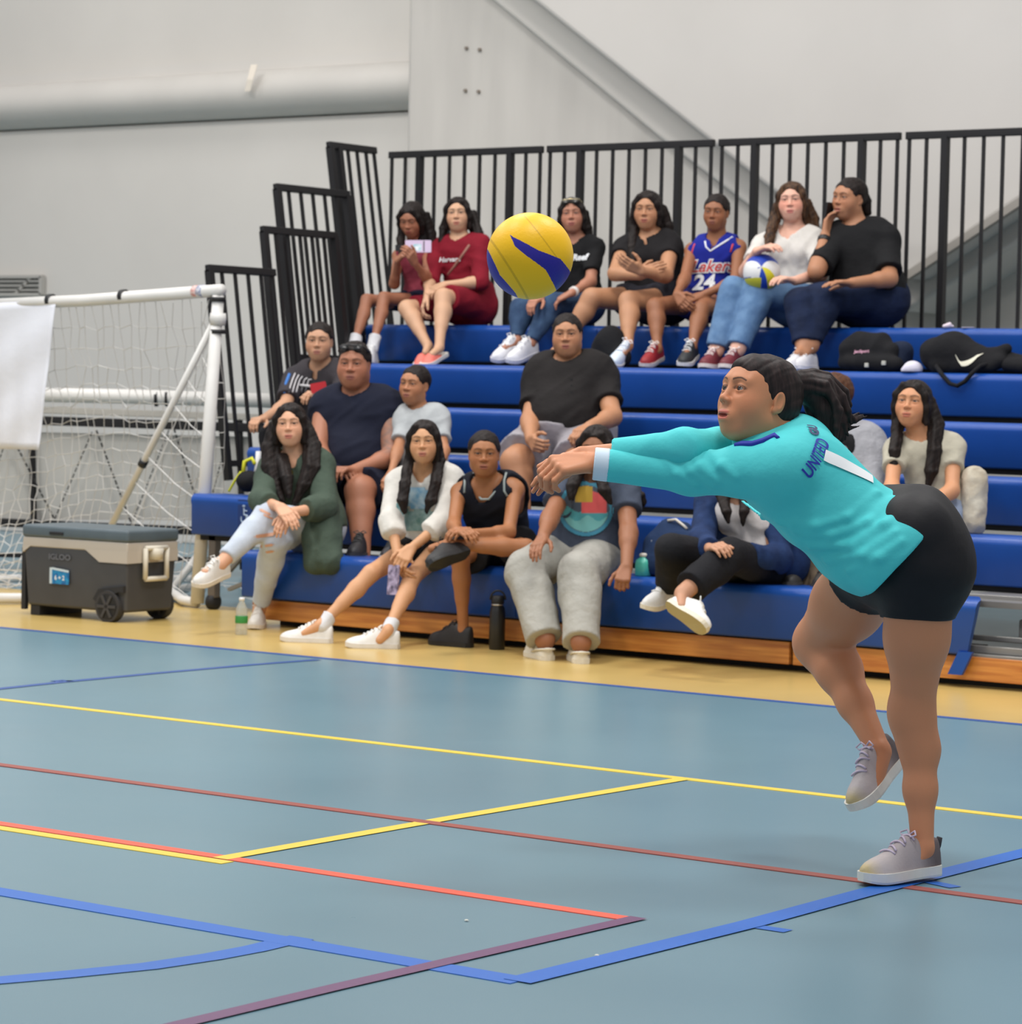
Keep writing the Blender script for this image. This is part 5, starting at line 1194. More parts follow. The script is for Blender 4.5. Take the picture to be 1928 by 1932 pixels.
# ---- P: denim jacket, black trousers
P16=Body(dict(id='P',Y=RY[0],label='person in a blue denim jacket and black trousers with crossed white shoes',s=1.0,g=1.0,
 pel=(1430,1060,.20),neck=(1392,938,.12),head=(1386,888,.08),hs=.97,face=(8,0,0),skin=(190,140,110),bust=.055,
 arms=[dict(sh=(1340,962,.08),el=(1322,1022,-1),wr=(1340,1036,-1),ha=(1354,1030,-1),curl=.5,pn=(0,.4,-.8)),
       dict(sh=(1440,966,.20),el=(1470,1056,-1),wr=(1408,1044,-1),ha=(1378,1036,-1),curl=.5,pn=(0,.4,-.8))],
 legs=[dict(kn=(1268,1038,-1),an=(1268,1108,1),toe=(1222,1120,-1),lt=.58,ls=.30,hip=(1400,1064,.16)),dict(kn=(1376,1046,-1),an=(1290,1118,-1),toe=(1300,1160,-1),hip=(1440,1068,.16),ls=.36)],lr=(0.075,0.057,0.050,0.040)))
P16.build(); P16.top('shirt',fabric('white_shirt',(214,208,206)),sleeve=0,hem=.08,infl=.012,neck=.07,wr=(.006,24,13,'fold'))
dj=fabric('denim_jacket',(34,56,98),c2=(24,42,78),bump=(24,.5,.012))
Pj=[]
for i in (0,1): Pj+=P16.armp(i,0,1.85,.022,flare=0.003)
for x,sh in ((-1,0),(1,1)):
    for t,w,r in TF: c=P16.spine(t)+P16.lat*x*(w*.80)-P16.fwd*.015; Pj.append(cap(c,c+P16.lat*x*.015,r*.92+.014,r*.92+.014,.05))
Pj.append(cap(P16.spine(.9)-P16.fwd*.03,P16.spine(.1)-P16.fwd*.03,.10,.11,.05)); Pj.append(cap(P16.spine(1.05)+P16.fwd*.13,P16.spine(-.1)+P16.fwd*.16,.085,.10,.01,op='s'))
P16.cloth('denim_jacket',Pj,dj,.008,(.007,18,14,'fold'))
P16.bottom('trousers',fabric('black_trousers',(30,29,31)),t=(1.85,1.85),infl=.016,waist=.12,flare=.02)
P16.hair('long',strands=[[(1366,890,.0,.026),(1362,930,-.06,.03),(1370,965,-.12,.02),(1374,978,-.12,.006)],[(1408,890,.0,.026),(1408,930,-.06,.03),(1404,965,-.12,.02),(1402,980,-.12,.006)]])
foot_free(P16,0,(.2,-.05,1),(230,228,224),(222,214,196),.96,lace=(236,236,232))
l=P16.leg[1]; hl=atD(1256,1142,depth(l['an'])-.04); te=atD(1306,1176,depth(l['an'])-.16); shoe(P16.root,hl,hl+unit(te-hl),CR*.45+CU*.6+CF*.65,(230,228,224),(222,212,190),.98,lace=(236,236,232),sole_under=(176,160,112))
# ---- Q: grey hoodie, seen behind the ponytail
Q17=Body(dict(id='Q',Y=RY[1],label='person in a grey hooded sweatshirt, mostly hidden behind the player ponytail',s=1.02,g=1.1,sex='m',
 pel=(1596,958,.22),neck=(1590,830,.22),head=(1566,752,.18),hs=1.02,face=(70,-8,0),skin=(206,154,126),bow=.05,
 arms=[dict(sh=(1548,852,.10),el=(1530,920,-1),wr=(1510,960,-1),ha=(1500,975,-1),curl=.5),dict(sh=(1632,848,.30),el=(1640,930,-1),wr=(1590,960,-1),ha=(1570,965,-1),curl=.5)],
 legs=[dict(kn=(1502,1012,-1),an=('Y',1504,1100,-.22),toe=('Y',1490,1130,-.4)),dict(kn=(1560,1020,-1),an=('Y',1560,1110,-.22),toe=('Y',1545,1135,-.4))],lr=(0.079,0.062,0.055,0.043)))
Q17.build(); Q17.top('hooded_sweatshirt',fabric('grey_fleece',(168,168,174),bump=(16,.7,.02)),sleeve=1.95,hem=-.02,infl=.028,flare=.01,wr=(.009,15,15,'fold'),extra=[cap(Q17.spine(.99)-Q17.fwd*.05-Q17.lat*.07,Q17.spine(.99)-Q17.fwd*.05+Q17.lat*.08,.05,.06,.04)])
Q17.bottom('trousers',fabric('khaki',(122,106,88),bump=(18,.5,.015)),t=2.0,infl=.022,waist=.15,flare=.02)
Q17.hair('short',m=hairmat('hair_brown',(66,40,28),(96,62,42)))
for i in (0,1): foot_on(Q17,i,RZ[0]-.02,(60,58,56),(80,76,70),1.0,lace=(60,60,60),name='shoe')
Q17v=[q for q in Q17.torso(.034,t0=.3)]+[cut(atD(1606,870,depth(Q17.neck)),CR),cut(Q17.spine(.35),-(Q17.up)),cap(Q17.spine(.97),Q17.h.w(0,0,0),.08,.09,.01,op='s')]
Q17.cloth('vest',[dict(q) for q in Q17v if q['t']!='cap' or q['k']!=.04 or q['op']=='s'],fabric('black_vest',(26,26,28)),.009)
# ---- R: girl in beige tee
R18=Body(dict(id='R',Y=RY[1],label='girl with very long black hair in a beige tee and pale jeans',s=.98,g=.92,
 pel=(1782,968,.20),neck=(1740,826,.14),head=(1722,764,.08),hs=1.0,face=(16,6,2),skin=(204,146,108),lip=(182,98,82),
 arms=[dict(sh=(1690,848,.08),el=(1682,918,-1),wr=(1694,960,-1),ha=(1706,972,-1),curl=.4),
       dict(sh=(1798,842,.22),el=(1796,926,-1),wr=(1738,962,-1),ha=(1716,970,-1),curl=.4,pn=(-.2,.2,-1))],
 legs=[dict(kn=(1672,1000,-1),an=('Y',1672,1100,-.22),toe=('Y',1655,1130,-.4)),dict(kn=(1724,1006,-1),an=('Y',1720,1106,-.22),toe=('Y',1705,1135,-.4))],lr=(0.076,0.053,0.047,0.034)))
R18.build(); R18.top('tee',fabric('beige_tee',(190,184,166)),sleeve=.50,hem=.06,infl=.014,flare=0.006)
R18.bottom('jeans',fabric('denim_pale',(150,164,190)),t=1.9,infl=.013,waist=.15)
R18.hair('long',strands=[[(1698,768,.02,.024),(1692,810,.0,.026),(1688,850,-.05,.024),(1686,885,-.06,.014),(1688,900,-.06,.004)],[(1750,755,.02,.030),(1764,800,.0,.034),(1762,850,-.05,.034),(1756,890,-.08,.026),(1750,918,-.08,.006)],[(1745,785,.05,.045),(1755,830,.04,.04)]],vol=.003)
for i in (0,1): foot_on(R18,i,RZ[0]-.02,(220,220,220),(220,220,220),.95,lace=(230,230,230),name='shoe')
# ================================================================== OBJECTS
# ---- volleyball in flight
bc=atD(1000,483,7.25); br=.1075
V,F=uvsphere((0,0,0),1.0,400,260)
x=V@CR; y=V@CU; zf=V@CF
def up1(x): return np.interp(x,[-.46,-.39,.19,.69,1.0],[.42,.36,.04,-.13,-.45])
def lo1(x): return np.interp(x,[-.46,-.35,-.06,.35,.66,.8],[.40,.14,-.10,-.39,-.89,-1.2])
m1=(x>-.46)&(y<up1(x))&(y>lo1(x))
m2=(y<np.interp(x,[-1.2,-.98,-.69,-.33,-.2],[.5,.14,-.49,-.89,-1.1]))
m1b=(x<.46)&(-y<up1(-x))&(-y>lo1(-x))&(zf>0)
blue=np.where(zf<.15,m1|m2,m1b|(x>.8))
seam=(np.abs((x*.8+y*.6)-.42)<.016)|(np.abs(x*.55+y*.35+.38)<.016)
c=np.where(blue[:,None],np.array(lin((40,32,150))),np.array(lin((255,198,14)))); c=np.where((seam&~blue)[:,None],c*.72,c)
vb=make('volleyball',V*br+bc,F,mat('ball_attr',(255,255,255),.45,attr=True,bump=(140,.25,.002),spec=.4),None,True,c); tag(vb,'yellow and blue volleyball in the air above the players arms','volleyball')
# ---- ball on the lap
bc=atD(1437,514,depth(F6.neck)-.30); Vb,_=uvsphere((0,0,0),1,240,160); x=Vb@CR;y=Vb@CU
a=np.arctan2(y-.2,x+.1)+x*.9; k=np.floor((a/math.pi*3.2+9)).astype(int)%5
pal=np.array([lin(q) for q in ((28,62,168),(232,232,228),(34,72,178),(224,214,52),(228,228,226))]); cc=pal[k]; cc[(y<-.35)&(x<-.1)]=lin((212,208,60)); cc[(x<-.3)&(y>-.3)&(y<.35)]=lin((228,228,226))
q=make('volleyball',Vb*.108+bc,_,mat('ball_attr',(255,255,255),.45,attr=True),None,True,cc); tag(q,'white, blue and yellow volleyball on the lap of the woman in white','volleyball')
# ---- phones
def slab(name,px,D,w,h,t,u,v,m,label,cat,screen=None,r=.006):
    c=atD(px[0],px[1],D); u=unit(u); v=unit(v-u*(v@u)); n=np.cross(u,v); o=MB()
    P=[]
    for (sx,sy,a0) in ((1,1,0),(-1,1,90),(-1,-1,180),(1,-1,270)):
        for k in range(4): a=math.radians(a0+30*k); P.append(c+u*(sx*(w/2-r)+r*math.cos(a))+v*(sy*(h/2-r)+r*math.sin(a)))
    o.prism([p-n*t/2 for p in P],n*t); q=o.build(name,m); tag(q,label,cat)
    for (mm,sw,sh,off,nm) in (screen or []):
        s2=MB(); s2.prism([c+u*(sx*sw/2+off[0])+v*(sy*sh/2+off[1])-n*(t/2+.001) for sx,sy in ((1,1),(-1,1),(-1,-1),(1,-1))],n*.0015); s2.build(nm,mm,q)
        s3=MB(); s3.prism([c+u*(sx*sw/2+off[0])+v*(sy*sh/2+off[1])+n*(t/2) for sx,sy in ((1,1),(-1,1),(-1,-1),(1,-1))],n*.0012); s3.build(nm,mm,q)
    return q
dA=depth(A.arm[0]['wr'])
slab('phone',(789,465),dA-.10,.165,.080,.009,CR,CU+CF*.2,mat('phone_lilac',(196,176,204),.4),'lilac phone with a pale print held by the girl in pink','phone',[(mat('phone_print',(226,232,236),.4,c2=(120,176,190),vscale=40),.052,.045,(-.005,-.008),'print'),(mat('phone_dark',(60,54,62),.3),.008,.07,(.036,0),'strip')])
slab('phone',(754,468),dA-.02,.055,.042,.02,CR,CU,mat('phone_black',(26,26,28),.3),'small black device in the raised hand of the girl in pink','phone')
g=G7; slab('phone',(1563,406),depth(g.h.p)+.0,.072,.150,.010,unit(CF*.6+CR*.5),CU+CR*.25,mat('phone_black',(26,26,28),.3),'black phone held to the ear of the person in a black tee','phone')
slab('phone',(742,1094),depth(M13.arm[0]['ha'])-.03,.075,.150,.010,CR*.7-CF*.7,CU+CR*.12,mat('phone_case',(84,74,98),.3,c2=(190,176,206),vscale=35),'dark glittering phone hanging from the hands of the white hooded girl','phone')
slab('phone',(601,731),depth(H8.arm[1]['ha'])-.05,.090,.055,.014,CR+CU*.2,CU,mat('case_red',(190,34,44),.5),'red phone case held by the person in the referee shirt','phone')
# ---- bottles
def bottle(px,z,r,h,m,label,capm,neck=.55,body=None,ch=.03,loop=False,name='bottle'):
    c=atZ(px[0],px[1],z) if z<1.2 else None
    q=empty(name,c,label,'bottle'); o=MB()
    o.lathe(c,[(r*.92,.0),(r,.006),(r,h*.72),(r*.93,h*.80),(r*neck,h*.88),(r*neck,h*.92)],n=24); o.build('flask',m,q,True)
    o=MB(); o.lathe(c+U3*h*.91,[(r*neck*1.12,0),(r*neck*1.14,.004),(r*neck*1.1,ch),(r*neck*.9,ch+.004)],n=20); l=o.build('lid',capm,q,True)
    if loop:
        t=c+U3*(h*.91+ch*.5); o=MB(); o.tube([t+CR*a*math.cos(w)*r*.95+U3*(r*1.15*math.sin(w)) for a,w in [(1,math.pi*k/8) for k in range(9)]],.005,8); o.build('handle',capm,l,True)
    return q,c
sm=mat('steel',(190,188,184),.25,.95)
q,c=bottle((937,1226),0.,.040,.255,mat('flask_black',(20,20,21),.4,coat=.2),'tall black flask with a looped lid standing on the floor','bottle' and mat('flask_lid',(24,24,25),.5),neck=.72,ch=.035,loop=True)
o=MB(); o.lathe(c+U3*.222,[(.0315,0),(.0325,.001),(.0325,.007),(.0315,.008)],n=24); o.build('steel_ring',sm,q,True)
cz=RZ[0]
cP=atY(1213,1090,RY[0]+.10); q=empty('bottle',(cP[0],cP[1],cz),'small turquoise flask standing on the lowest bench','bottle'); o=MB(); c=np.array([cP[0],cP[1],cz]); o.lathe(c,[(.036,0),(.040,.004),(.040,.062),(.035,.078),(.018,.090),(.018,.096)],n=24); o.build('flask',mat('flask_teal',(80,190,170),.4,coat=.3),q,True); o=MB(); o.lathe(c+U3*.094,[(.019,0),(.021,.003),(.021,.012),(.012,.018)],n=16); o.build('lid',mat('lid_pale',(214,208,198),.4),q,True)
c=atZ(455,1198,0.); q=empty('bottle',c,'clear plastic water bottle with a green label on the floor','bottle'); o=MB(); o.lathe(c,[(.028,0),(.032,.004),(.031,.05),(.029,.055),(.031,.06),(.031,.10),(.029,.105),(.031,.11),(.030,.14),(.014,.170),(.013,.180)],n=20)
pl_m=mat('clear_plastic',(222,226,222),.12,alpha=.42,trans=.3); o.build('flask',pl_m,q,True); o=MB(); o.lathe(c+U3*.062,[(.0325,0),(.0328,.001),(.0328,.036),(.0325,.037)],n=20); o.build('paper_label',mat('label_green',(52,140,66),.6),q,True); o=MB(); o.lathe(c+U3*.178,[(.015,0),(.015,.014),(.010,.016)],n=14); o.build('lid',mat('lid_white',(235,235,235),.5),q,True)
# ---- bags (rounded fields)
def bag(name,prims,m,label,cat,res=.008,wr=(.006,18,21,'fold'),origin=None):
    V,F=sdf_mesh(prims,res,wr=wr); c=origin if origin is not None else [(V[:,0].min()+V[:,0].max())/2,(V[:,1].min()+V[:,1].max())/2,V[:,2].min()]
    q=empty(name,c,label,cat); make('fabric_body',V,F,m,q,True); q['_p']=0; return q
kb=fabric('bag_black',(24,24,27),bump=(30,.5,.008)); kn_=fabric('bag_navy',(26,36,58),bump=(30,.5,.008))
def pY(x,y,d): return atY(x,y,d)
y5=RY[4]
# black backpack
Pb=[cap(pY(1592,686,y5+.10),pY(1672,688,y5+.10),.030,.030,.03),cap(pY(1602,660,y5+.12),pY(1680,664,y5+.12),.055,.05,.05),cap(pY(1622,645,y5+.14),pY(1662,645,y5+.14),.055,.052,.05),cap(pY(1606,684,y5+.08),pY(1690,686,y5+.08),.038,.038,.04),cut((0,0,RZ[4]+.001),(0,0,-1))]
q=bag('backpack',Pb,kb,'black backpack with a small pink logo slumped on the fifth bench','backpack')
V2,F2=text_mesh('JanSport',.022,.1,.0008); lay('logo',V2,F2,Pb,(1625,663),depth(pY(1625,663,y5)),CR,U3,mat('logo_pink',(214,160,180),.6),q,nrm=-CF)
for (x,y) in ((1636,689),(1668,685)):
    c=march(Pb,atD(x,y,depth(pY(x,y,y5))-.6),unit(ray(x,y)),1.2)[0][0]; o=MB(); o.box(c-.012,c+.012); o.build('tag',mat('tag_pale',(190,190,180),.5),q,bevel=.003)
q=bag('backpack',[cap(pY(1695,684,y5+.16),pY(1706,662,y5+.18),.045,.05,.05),cap(pY(1690,665,y5+.2),pY(1700,684,y5+.2),.05,.05,.05),cut((0,0,RZ[4]+.001),(0,0,-1))],kn_,'navy bag leaning behind the black backpack on the fifth bench','bag')
# duffel
Pd=[cap(pY(1768,668,y5+.13),pY(1800,664,y5+.13),.095,.098,.04),cap(pY(1800,664,y5+.13),pY(1856,678,y5+.12),.095,.062,.05),cap(pY(1850,684,y5+.1),pY(1886,682,y5+.1),.045,.04,.05),cap(pY(1880,668,y5+.14),pY(1900,658,y5+.14),.03,.026,.04),cap(pY(1770,692,y5+.07),pY(1870,692,y5+.07),.035,.03,.04),cut((0,0,RZ[4]+.001),(0,0,-1))]
du=bag('duffel_bag',Pd,kb,'black duffel bag with a white swoosh on the fifth bench','bag')
sw=[]
N=14
V2=[];F2=[]
for k in range(N+1):
    t=k/N; xx=-.07+.14*t; cy=-.020+.045*t**1.5-.018*math.sin(math.pi*min(1,t*1.3)); th=.017*math.sin(math.pi*min(1,(t+.06)*.95))*(1-t)**.45+.001
    if t<.18: cy+=.05*(1-t/.18)*.8; th*=.7
    V2+=[(xx,cy-th),(xx,cy+th)]
F2=[(2*k,2*k+2,2*k+3,2*k+1) for k in range(N)]
lay('swoosh',np.array(V2),F2,Pd,(1828,676),depth(pY(1828,676,y5)),CR,U3,mat('swoosh_white',(232,228,206),.6),du,nrm=-CF,lift=.013)
o=MB(); o.tube([pY(1766,690,y5+.02),pY(1778,708,y5-.025),pY(1792,724,y5-.03),pY(1806,728,y5-.03),pY(1820,720,y5-.03),pY(1834,704,y5-.02),pY(1850,690,y5+.02),pY(1872,684,y5+.06)],.012,8); o.build('strap',kb,du,True)
q=bag('bag',[cap(pY(1900,690,y5+.1),pY(1950,694,y5+.1),.035,.035,.05),cap(pY(1895,672,y5+.16),pY(1960,690,y5+.14),.03,.03,.05),cut((0,0,RZ[4]+.001),(0,0,-1))],kb,'flat black bag at the right edge beside the duffel bag','bag')
c=pY(1722,692,y5+.05); q=make('cap_hat',*uvsphere((0,0,0),1,20,12),None) if False else None
P=[ell(c+U3*-.012,(.055,.05,.045),None,.01),cap(c+CR*.02-U3*.015,c-CR*.05-U3*.02,.022,.014,.02),cut((0,0,RZ[4]+.001),(0,0,-1))]
V,F=sdf_mesh(P,.006); q=make('hat',V,F,fabric('cap_white',(222,218,232)),None,True); tag(q,'small white cap lying beside the duffel bag','cap')
# paper bits on the top bench
for (x,y,w,lab) in ((1824,617,.06,'scrap of pale paper lying on the top bench, the right one'),(1788,622,.045,'crumpled white tissue on the top bench edge above the duffel bag')):
    if y==617: c=atY(x,y,RY[5]+.02); c[2]=RZ[5]+.001; o=MB(); o.prism([c+CR*w*.6,c+CR*w*.3+np.array([0,.05,0]),c-CR*w*.6+np.array([0,.04,0]),c-CR*w*.5],(0,0,.003)); q=o.build('paper_scrap',mat('paper',(214,208,228),.7))
    else:
        c=atY(x,620,RY[5]+.03); c[2]=RZ[5]+.008; V,F=sdf_mesh([cap(c-CR*.02,c+CR*.01+U3*.01,.012,.010,.01),cap(c+CR*.0,c+CR*.028,.008,.006,.01)],.004,wr=(.003,60,2,'fold')); q=make('tissue',V,F,mat('paper2',(228,214,224),.8),None,True)
    tag(q,lab,'paper')
# round black bag under the bench of the top row
q=bag('bag',[ell(pY(1150,655,y5+.22),(.105,.09,.13),None,.03),cap(pY(1128,675,y5+.2),pY(1175,675,y5+.2),.05,.05,.05),cut((0,0,RZ[4]+.001),(0,0,-1))],kb,'rounded black bag on the fifth bench behind the man in black','bag')
# navy backpack beside the turquoise flask
y1=RY[0]
Pn=[cap(pY(1232,1068,y1+.16),pY(1300,1072,y1+.16),.075,.075,.05),cap(pY(1244,1030,y1+.2),pY(1300,1030,y1+.2),.075,.07,.05),cap(pY(1262,1000,y1+.24),pY(1288,1002,y1+.24),.055,.05,.05),cut((0,0,RZ[0]+.001),(0,0,-1))]
nb_=bag('backpack',Pn,fabric('bag_denim_navy',(30,50,84),bump=(26,.5,.01)),'navy backpack standing on the lowest bench beside the denim jacket','backpack')
o=MB(); o.tube([pY(1260,982,y1+.2),pY(1275,980,y1+.2),pY(1290,992,y1+.2),pY(1296,998,y1+.2)],.007,6); o.build('handle',mat('piping_white',(206,200,190),.6),nb_,True)
o=MB(); pts=[march(Pn,atD(x,y,depth(pY(x,y,y1))-.6),unit(ray(x,y)),1.2)[0][0] for x,y in ((1238,1004),(1230,1020),(1222,1040),(1216,1054))]; o.tube(pts,.0045,6); o.build('piping',mat('piping_grey',(140,145,150),.6),nb_,True)
# white bag behind the girl in beige
y2=RY[1]
q=bag('backpack',[cap(pY(1836,990,y2+.16),pY(1838,905,y2+.20),.058,.062,.05),cap(pY(1822,985,y2+.2),pY(1815,930,y2+.24),.05,.05,.05),cut((0,0,RZ[1]+.001),(0,0,-1))],mat('bag_fleece',(206,200,184),.9,c2=(176,164,144),vscale=9,bump=(60,.4,.006)),'cream mottled backpack behind the girl in the beige tee','backpack',wr=(.006,40,23,'fold'))
# black and yellow gear hanging at the row end
c=pY(468,908,RY[1]+.12); q=bag('bag',[ell(c,(.075,.07,.055),None,.02),cap(c,c+CR*.12-U3*.01,.04,.04,.03),cut((0,0,RZ[1]+.001),(0,0,-1))],kb,'round black bag with yellow straps left of the green jacket','bag')
ye=mat('strap_yellow',(206,206,40),.6); o=MB(); o.tube([c+np.array([-.02,-.02,.05]),c+np.array([-.03,.0,.11]),c+np.array([.0,.03,.13]),c+np.array([.03,.02,.10])],.012,6); o.tube([c+np.array([-.03,-.03,.05]),c+np.array([-.10,.0,.0]),c+np.array([-.10,-.05,-.06])],.008,6); o.build('strap',ye,q,True)
o=MB(); o.tube([c+np.array([.03,.03,.02]),c+np.array([.035,.04,.10]),c+np.array([.03,.05,.17])],.016,6); o.build('strap',mat('strap_pale',(220,220,220),.6),q,True)
# ================================================================== SOCCER GOAL with net
gw=mat('goal_white',(222,220,216),.4,var=.06,vscale=6); clip=mat('clip_black',(24,24,26),.5)
Bs=atZ(372,1138,.03); Tp=atD(412,548,depth(Bs)-.05); L0=atD(-70,577,depth(Tp)+1.55)
gr=empty('soccer_goal',(Bs[0],Bs[1],0),'white soccer goal with a loose net at the left of the stand','goal')
o=MB(); o.tube([L0,lerp(L0,Tp,.5)-U3*.012,Tp+unit(Tp-L0)*.03],.036,14); cb=o.build('crossbar',gw,gr,True)
o=MB(); o.tube([Tp-U3*.03,lerp(Tp,Bs,.5),Bs],[.034,.037,.040],14); o.build('post',gw,gr,True)
o=MB(); o.tube([Tp-U3*.13,Tp-U3*.16,Tp-U3*.20],[.046,.05,.044],12); o.build('corner_joint',gw,gr,True)
for z in (.05,.235):
    p=Tp-U3*z; o=MB(); o.tube([p+U3*.012,p-U3*.012],.045,12); o.build('clip',clip,gr,True)
def onbar(a,b,x):
    t=0
    best=min(range(0,201),key=lambda k: abs((lambda P:964+FPX*((P-CC)@CR)/((P-CC)@CF))(lerp(a,b,k/200))-x)); return lerp(a,b,best/200)
for x in (97,233):
    p=onbar(L0,Tp,x); d=unit(Tp-L0); o=MB(); o.tube([p-d*.016,p+d*.016],.0405,14); o.build('clip',clip,cb,True)
p=onbar(L0,Tp,378); o=MB(); d=unit(Tp-L0)
for k,mc in enumerate(((206,96,84),(90,110,160),(212,150,140))):
    pass
o.cm=0; o.tube([p-d*.045,p-d*.005],.0375,14); o.cm=1; o.tube([p-d*.005,p+d*.04],.0375,14); o.build('sticker',None,cb,True,mats=[mat('sticker_red',(206,110,96),.5,c2=(230,220,216),vscale=60),mat('sticker_blue',(92,110,158),.5,c2=(226,224,226),vscale=60)])
Sb=atD(205,1002,depth(Bs)+.75); S0=atD(402,612,depth(Tp)+.02)
o=MB(); o.tube([S0,Sb],.021,12); sy=o.build('stay',gw,gr,True)
p=lerp(S0,Sb,.66); d=unit(Sb-S0); o=MB(); o.tube([p-d*.02,p+d*.02],.028,12); o.build('clip',clip,sy,True)
Gb=atZ(312,1112,.04); Gl=atZ(-60,1128,.04)
o=MB(); o.tube([Bs,atZ(345,1132,.04),atZ(322,1116,.04),Gb+np.array([0,.2,0])],.028,10); o.build('ground_bar',gw,gr,True)
o=MB(); o.tube([atZ(322,1116,.04),atZ(352,1078,.16),atZ(372,1050,.25)],.024,10); o.build('ground_bar',gw,gr,True)
o=MB(); o.tube([atZ(308,1128,.03),atZ(200,1130,.03),Gl],.03,10); o.build('ground_bar',gw,gr,True)
o=MB(); o.tube([atZ(-60,1095,.04),atZ(60,1090,.04),atZ(420,1093,.04)],.026,10); o.build('ground_bar',gw,gr,True)
# net: thin twine grid from the crossbar down to the back bar, sagging
TL=L0;TR=Tp-U3*.05; BL_=atZ(-120,1100,.03); BR_=atZ(365,1120,.03)+np.array([0,.1,0])
nu,nv=30,20; G=np.zeros((nv+1,nu+1,3)); rr=np.random.default_rng(9)
for j in range(nv+1):
    for i in range(nu+1):
        u=i/nu; v=j/nv; p=lerp(lerp(TL,TR,u),lerp(BL_,BR_,u),v**.85)
        bulge=math.sin(math.pi*v)*(.30+.25*(1-u)); p=p+np.array([.0,.40,0])*bulge-U3*.18*math.sin(math.pi*v)*(1-u*.7)-U3*.05*math.sin(math.pi*3*u)*v*(1-v)*2
        G[j,i]=p+rr.normal(size=3)*.010
o=MB()
for j in range(1,nv+1): o.tube(list(G[j]),.0028,3,False)
for i in range(nu+1): o.tube(list(G[:,i]),.0028,3,False)
for k in range(26):
    b=lerp(BL_,BR_,rr.random())+np.array([0,rr.normal()*.2,abs(rr.normal())*.05]); pts=[b]
    for _ in range(5): pts.append(pts[-1]+rr.normal(size=3)*np.array([.14,.10,.05]))
    pts=[np.array([p[0],p[1],max(p[2],.006)]) for p in pts]; o.tube(pts,.0028,3,False)
# side net by the post
for k in range(9):
    t=k/8; a=lerp(S0,Sb,t); b=lerp(Tp-U3*.3,Bs,t); o.tube([a,lerp(a,b,.5)-U3*.02,b],.0028,3,False)
for k in range(1,5):
    t=k/5; o.tube([lerp(lerp(Tp-U3*.3,Bs,v),lerp(S0,Sb,v),t) for v in np.linspace(0,1,8)],.0028,3,False)
o.build('net',mat('net_white',(214,212,208),.7),gr)['kind']='stuff'
# cloth hanging from the crossbar
ca=onbar(L0,Tp,-40); cb_=onbar(L0,Tp,107); nx,nz=18,20; V=[];F=[]
lo_l=atD(-40,846,depth(ca)+.0); lo_r=atD(76,849,depth(cb_)+.0)
for j in range(nz+1):
    for i in range(nx+1):
        p=lerp(lerp(ca,cb_,i/nx),lerp(lo_l,lo_r,i/nx),j/nz); p=p-CF*(.04+.012*math.sin(i*1.1)*(j/nz)+.01*math.sin(j*.7+i*.3)); V.append(p)
for j in range(nz):
    for i in range(nx): a=j*(nx+1)+i; F.append((a,a+1,a+nx+2,a+nx+1))
q=make('cloth_banner',np.array(V),F,mat('cloth_white',(222,224,232),.85,bump=(12,.3,.01)),None,True); so=q.modifiers.new('s','SOLIDIFY'); so.thickness=.003; tag(q,'plain white cloth hanging from the crossbar of the goal','cloth')
# ---- barrier with crossed straps behind the goal
dB=depth(atZ(300,1085,0)); dB=19.6
def bD(x,y,dd=0): return atD(x,y,dB+dd)
br_=empty('barrier',bD(250,1060)*np.array([1,1,0]),'long low barrier of black bars, white pipe and zigzag straps behind the goal','barrier')
o=MB(); o.tube([bD(-80,742),bD(240,748),bD(640,760)],.050,14); p1=o.build('pipe',gw,br_,True)
o=MB(); o.tube([bD(292,752),bD(298,752)],.055,14); o.build('clip',clip,p1,True)
o=MB(); o.tube([bD(312,752),bD(317,752)],.055,14); o.build('clip',clip,p1,True)
o=MB(); o.bar(bD(-80,768),bD(620,792),.04,.045); o.build('rail',mat('rail_grey',(176,172,164),.6),br_,bevel=.005)
o=MB(); o.bar(bD(-80,788),bD(620,812),.05,.060); o.build('rail',rb,br_,bevel=.005)
o=MB(); o.bar(bD(-80,982,.0),bD(470,1006,.0),.05,.055); o.build('rail',rb,br_,bevel=.005)
o=MB(); o.bar(bD(-80,1045,.0),bD(470,1058,.0),.05,.03); o.build('rail',rb,br_,bevel=.005)
zz=[(-40,978),(10,835),(28,835),(103,980),(175,812),(182,812),(248,988),(320,808),(328,808),(385,990),(420,860)]
dash=mat('strap_black',(36,34,34),.7)
for a,b in zip(zz,zz[1:]):
    if abs(a[0]-b[0])<25: continue
    o=MB(); A_=bD(a[0],a[1],-.04); B_=bD(b[0],b[1],-.04); n=15
    for k in range(n): o.bar(lerp(A_,B_,k/n),lerp(A_,B_,(k+.72)/n),.020,.008)
    o.build('strap',dash,br_)
for x in (60,452): o=MB(); o.bar(bD(x,790),bD(x+6,1075),.03,.03,up=(1,0,0)); o.build('upright',rb,br_)
o=MB(); V=[bD(-80,812,.05),bD(470,824,.05),bD(470,982,.05),bD(-80,980,.05)]; o.prism(V,CF*.01); o.build('panel',mat('panel_pale',(186,184,178),.7,var=.06,vscale=3),br_)
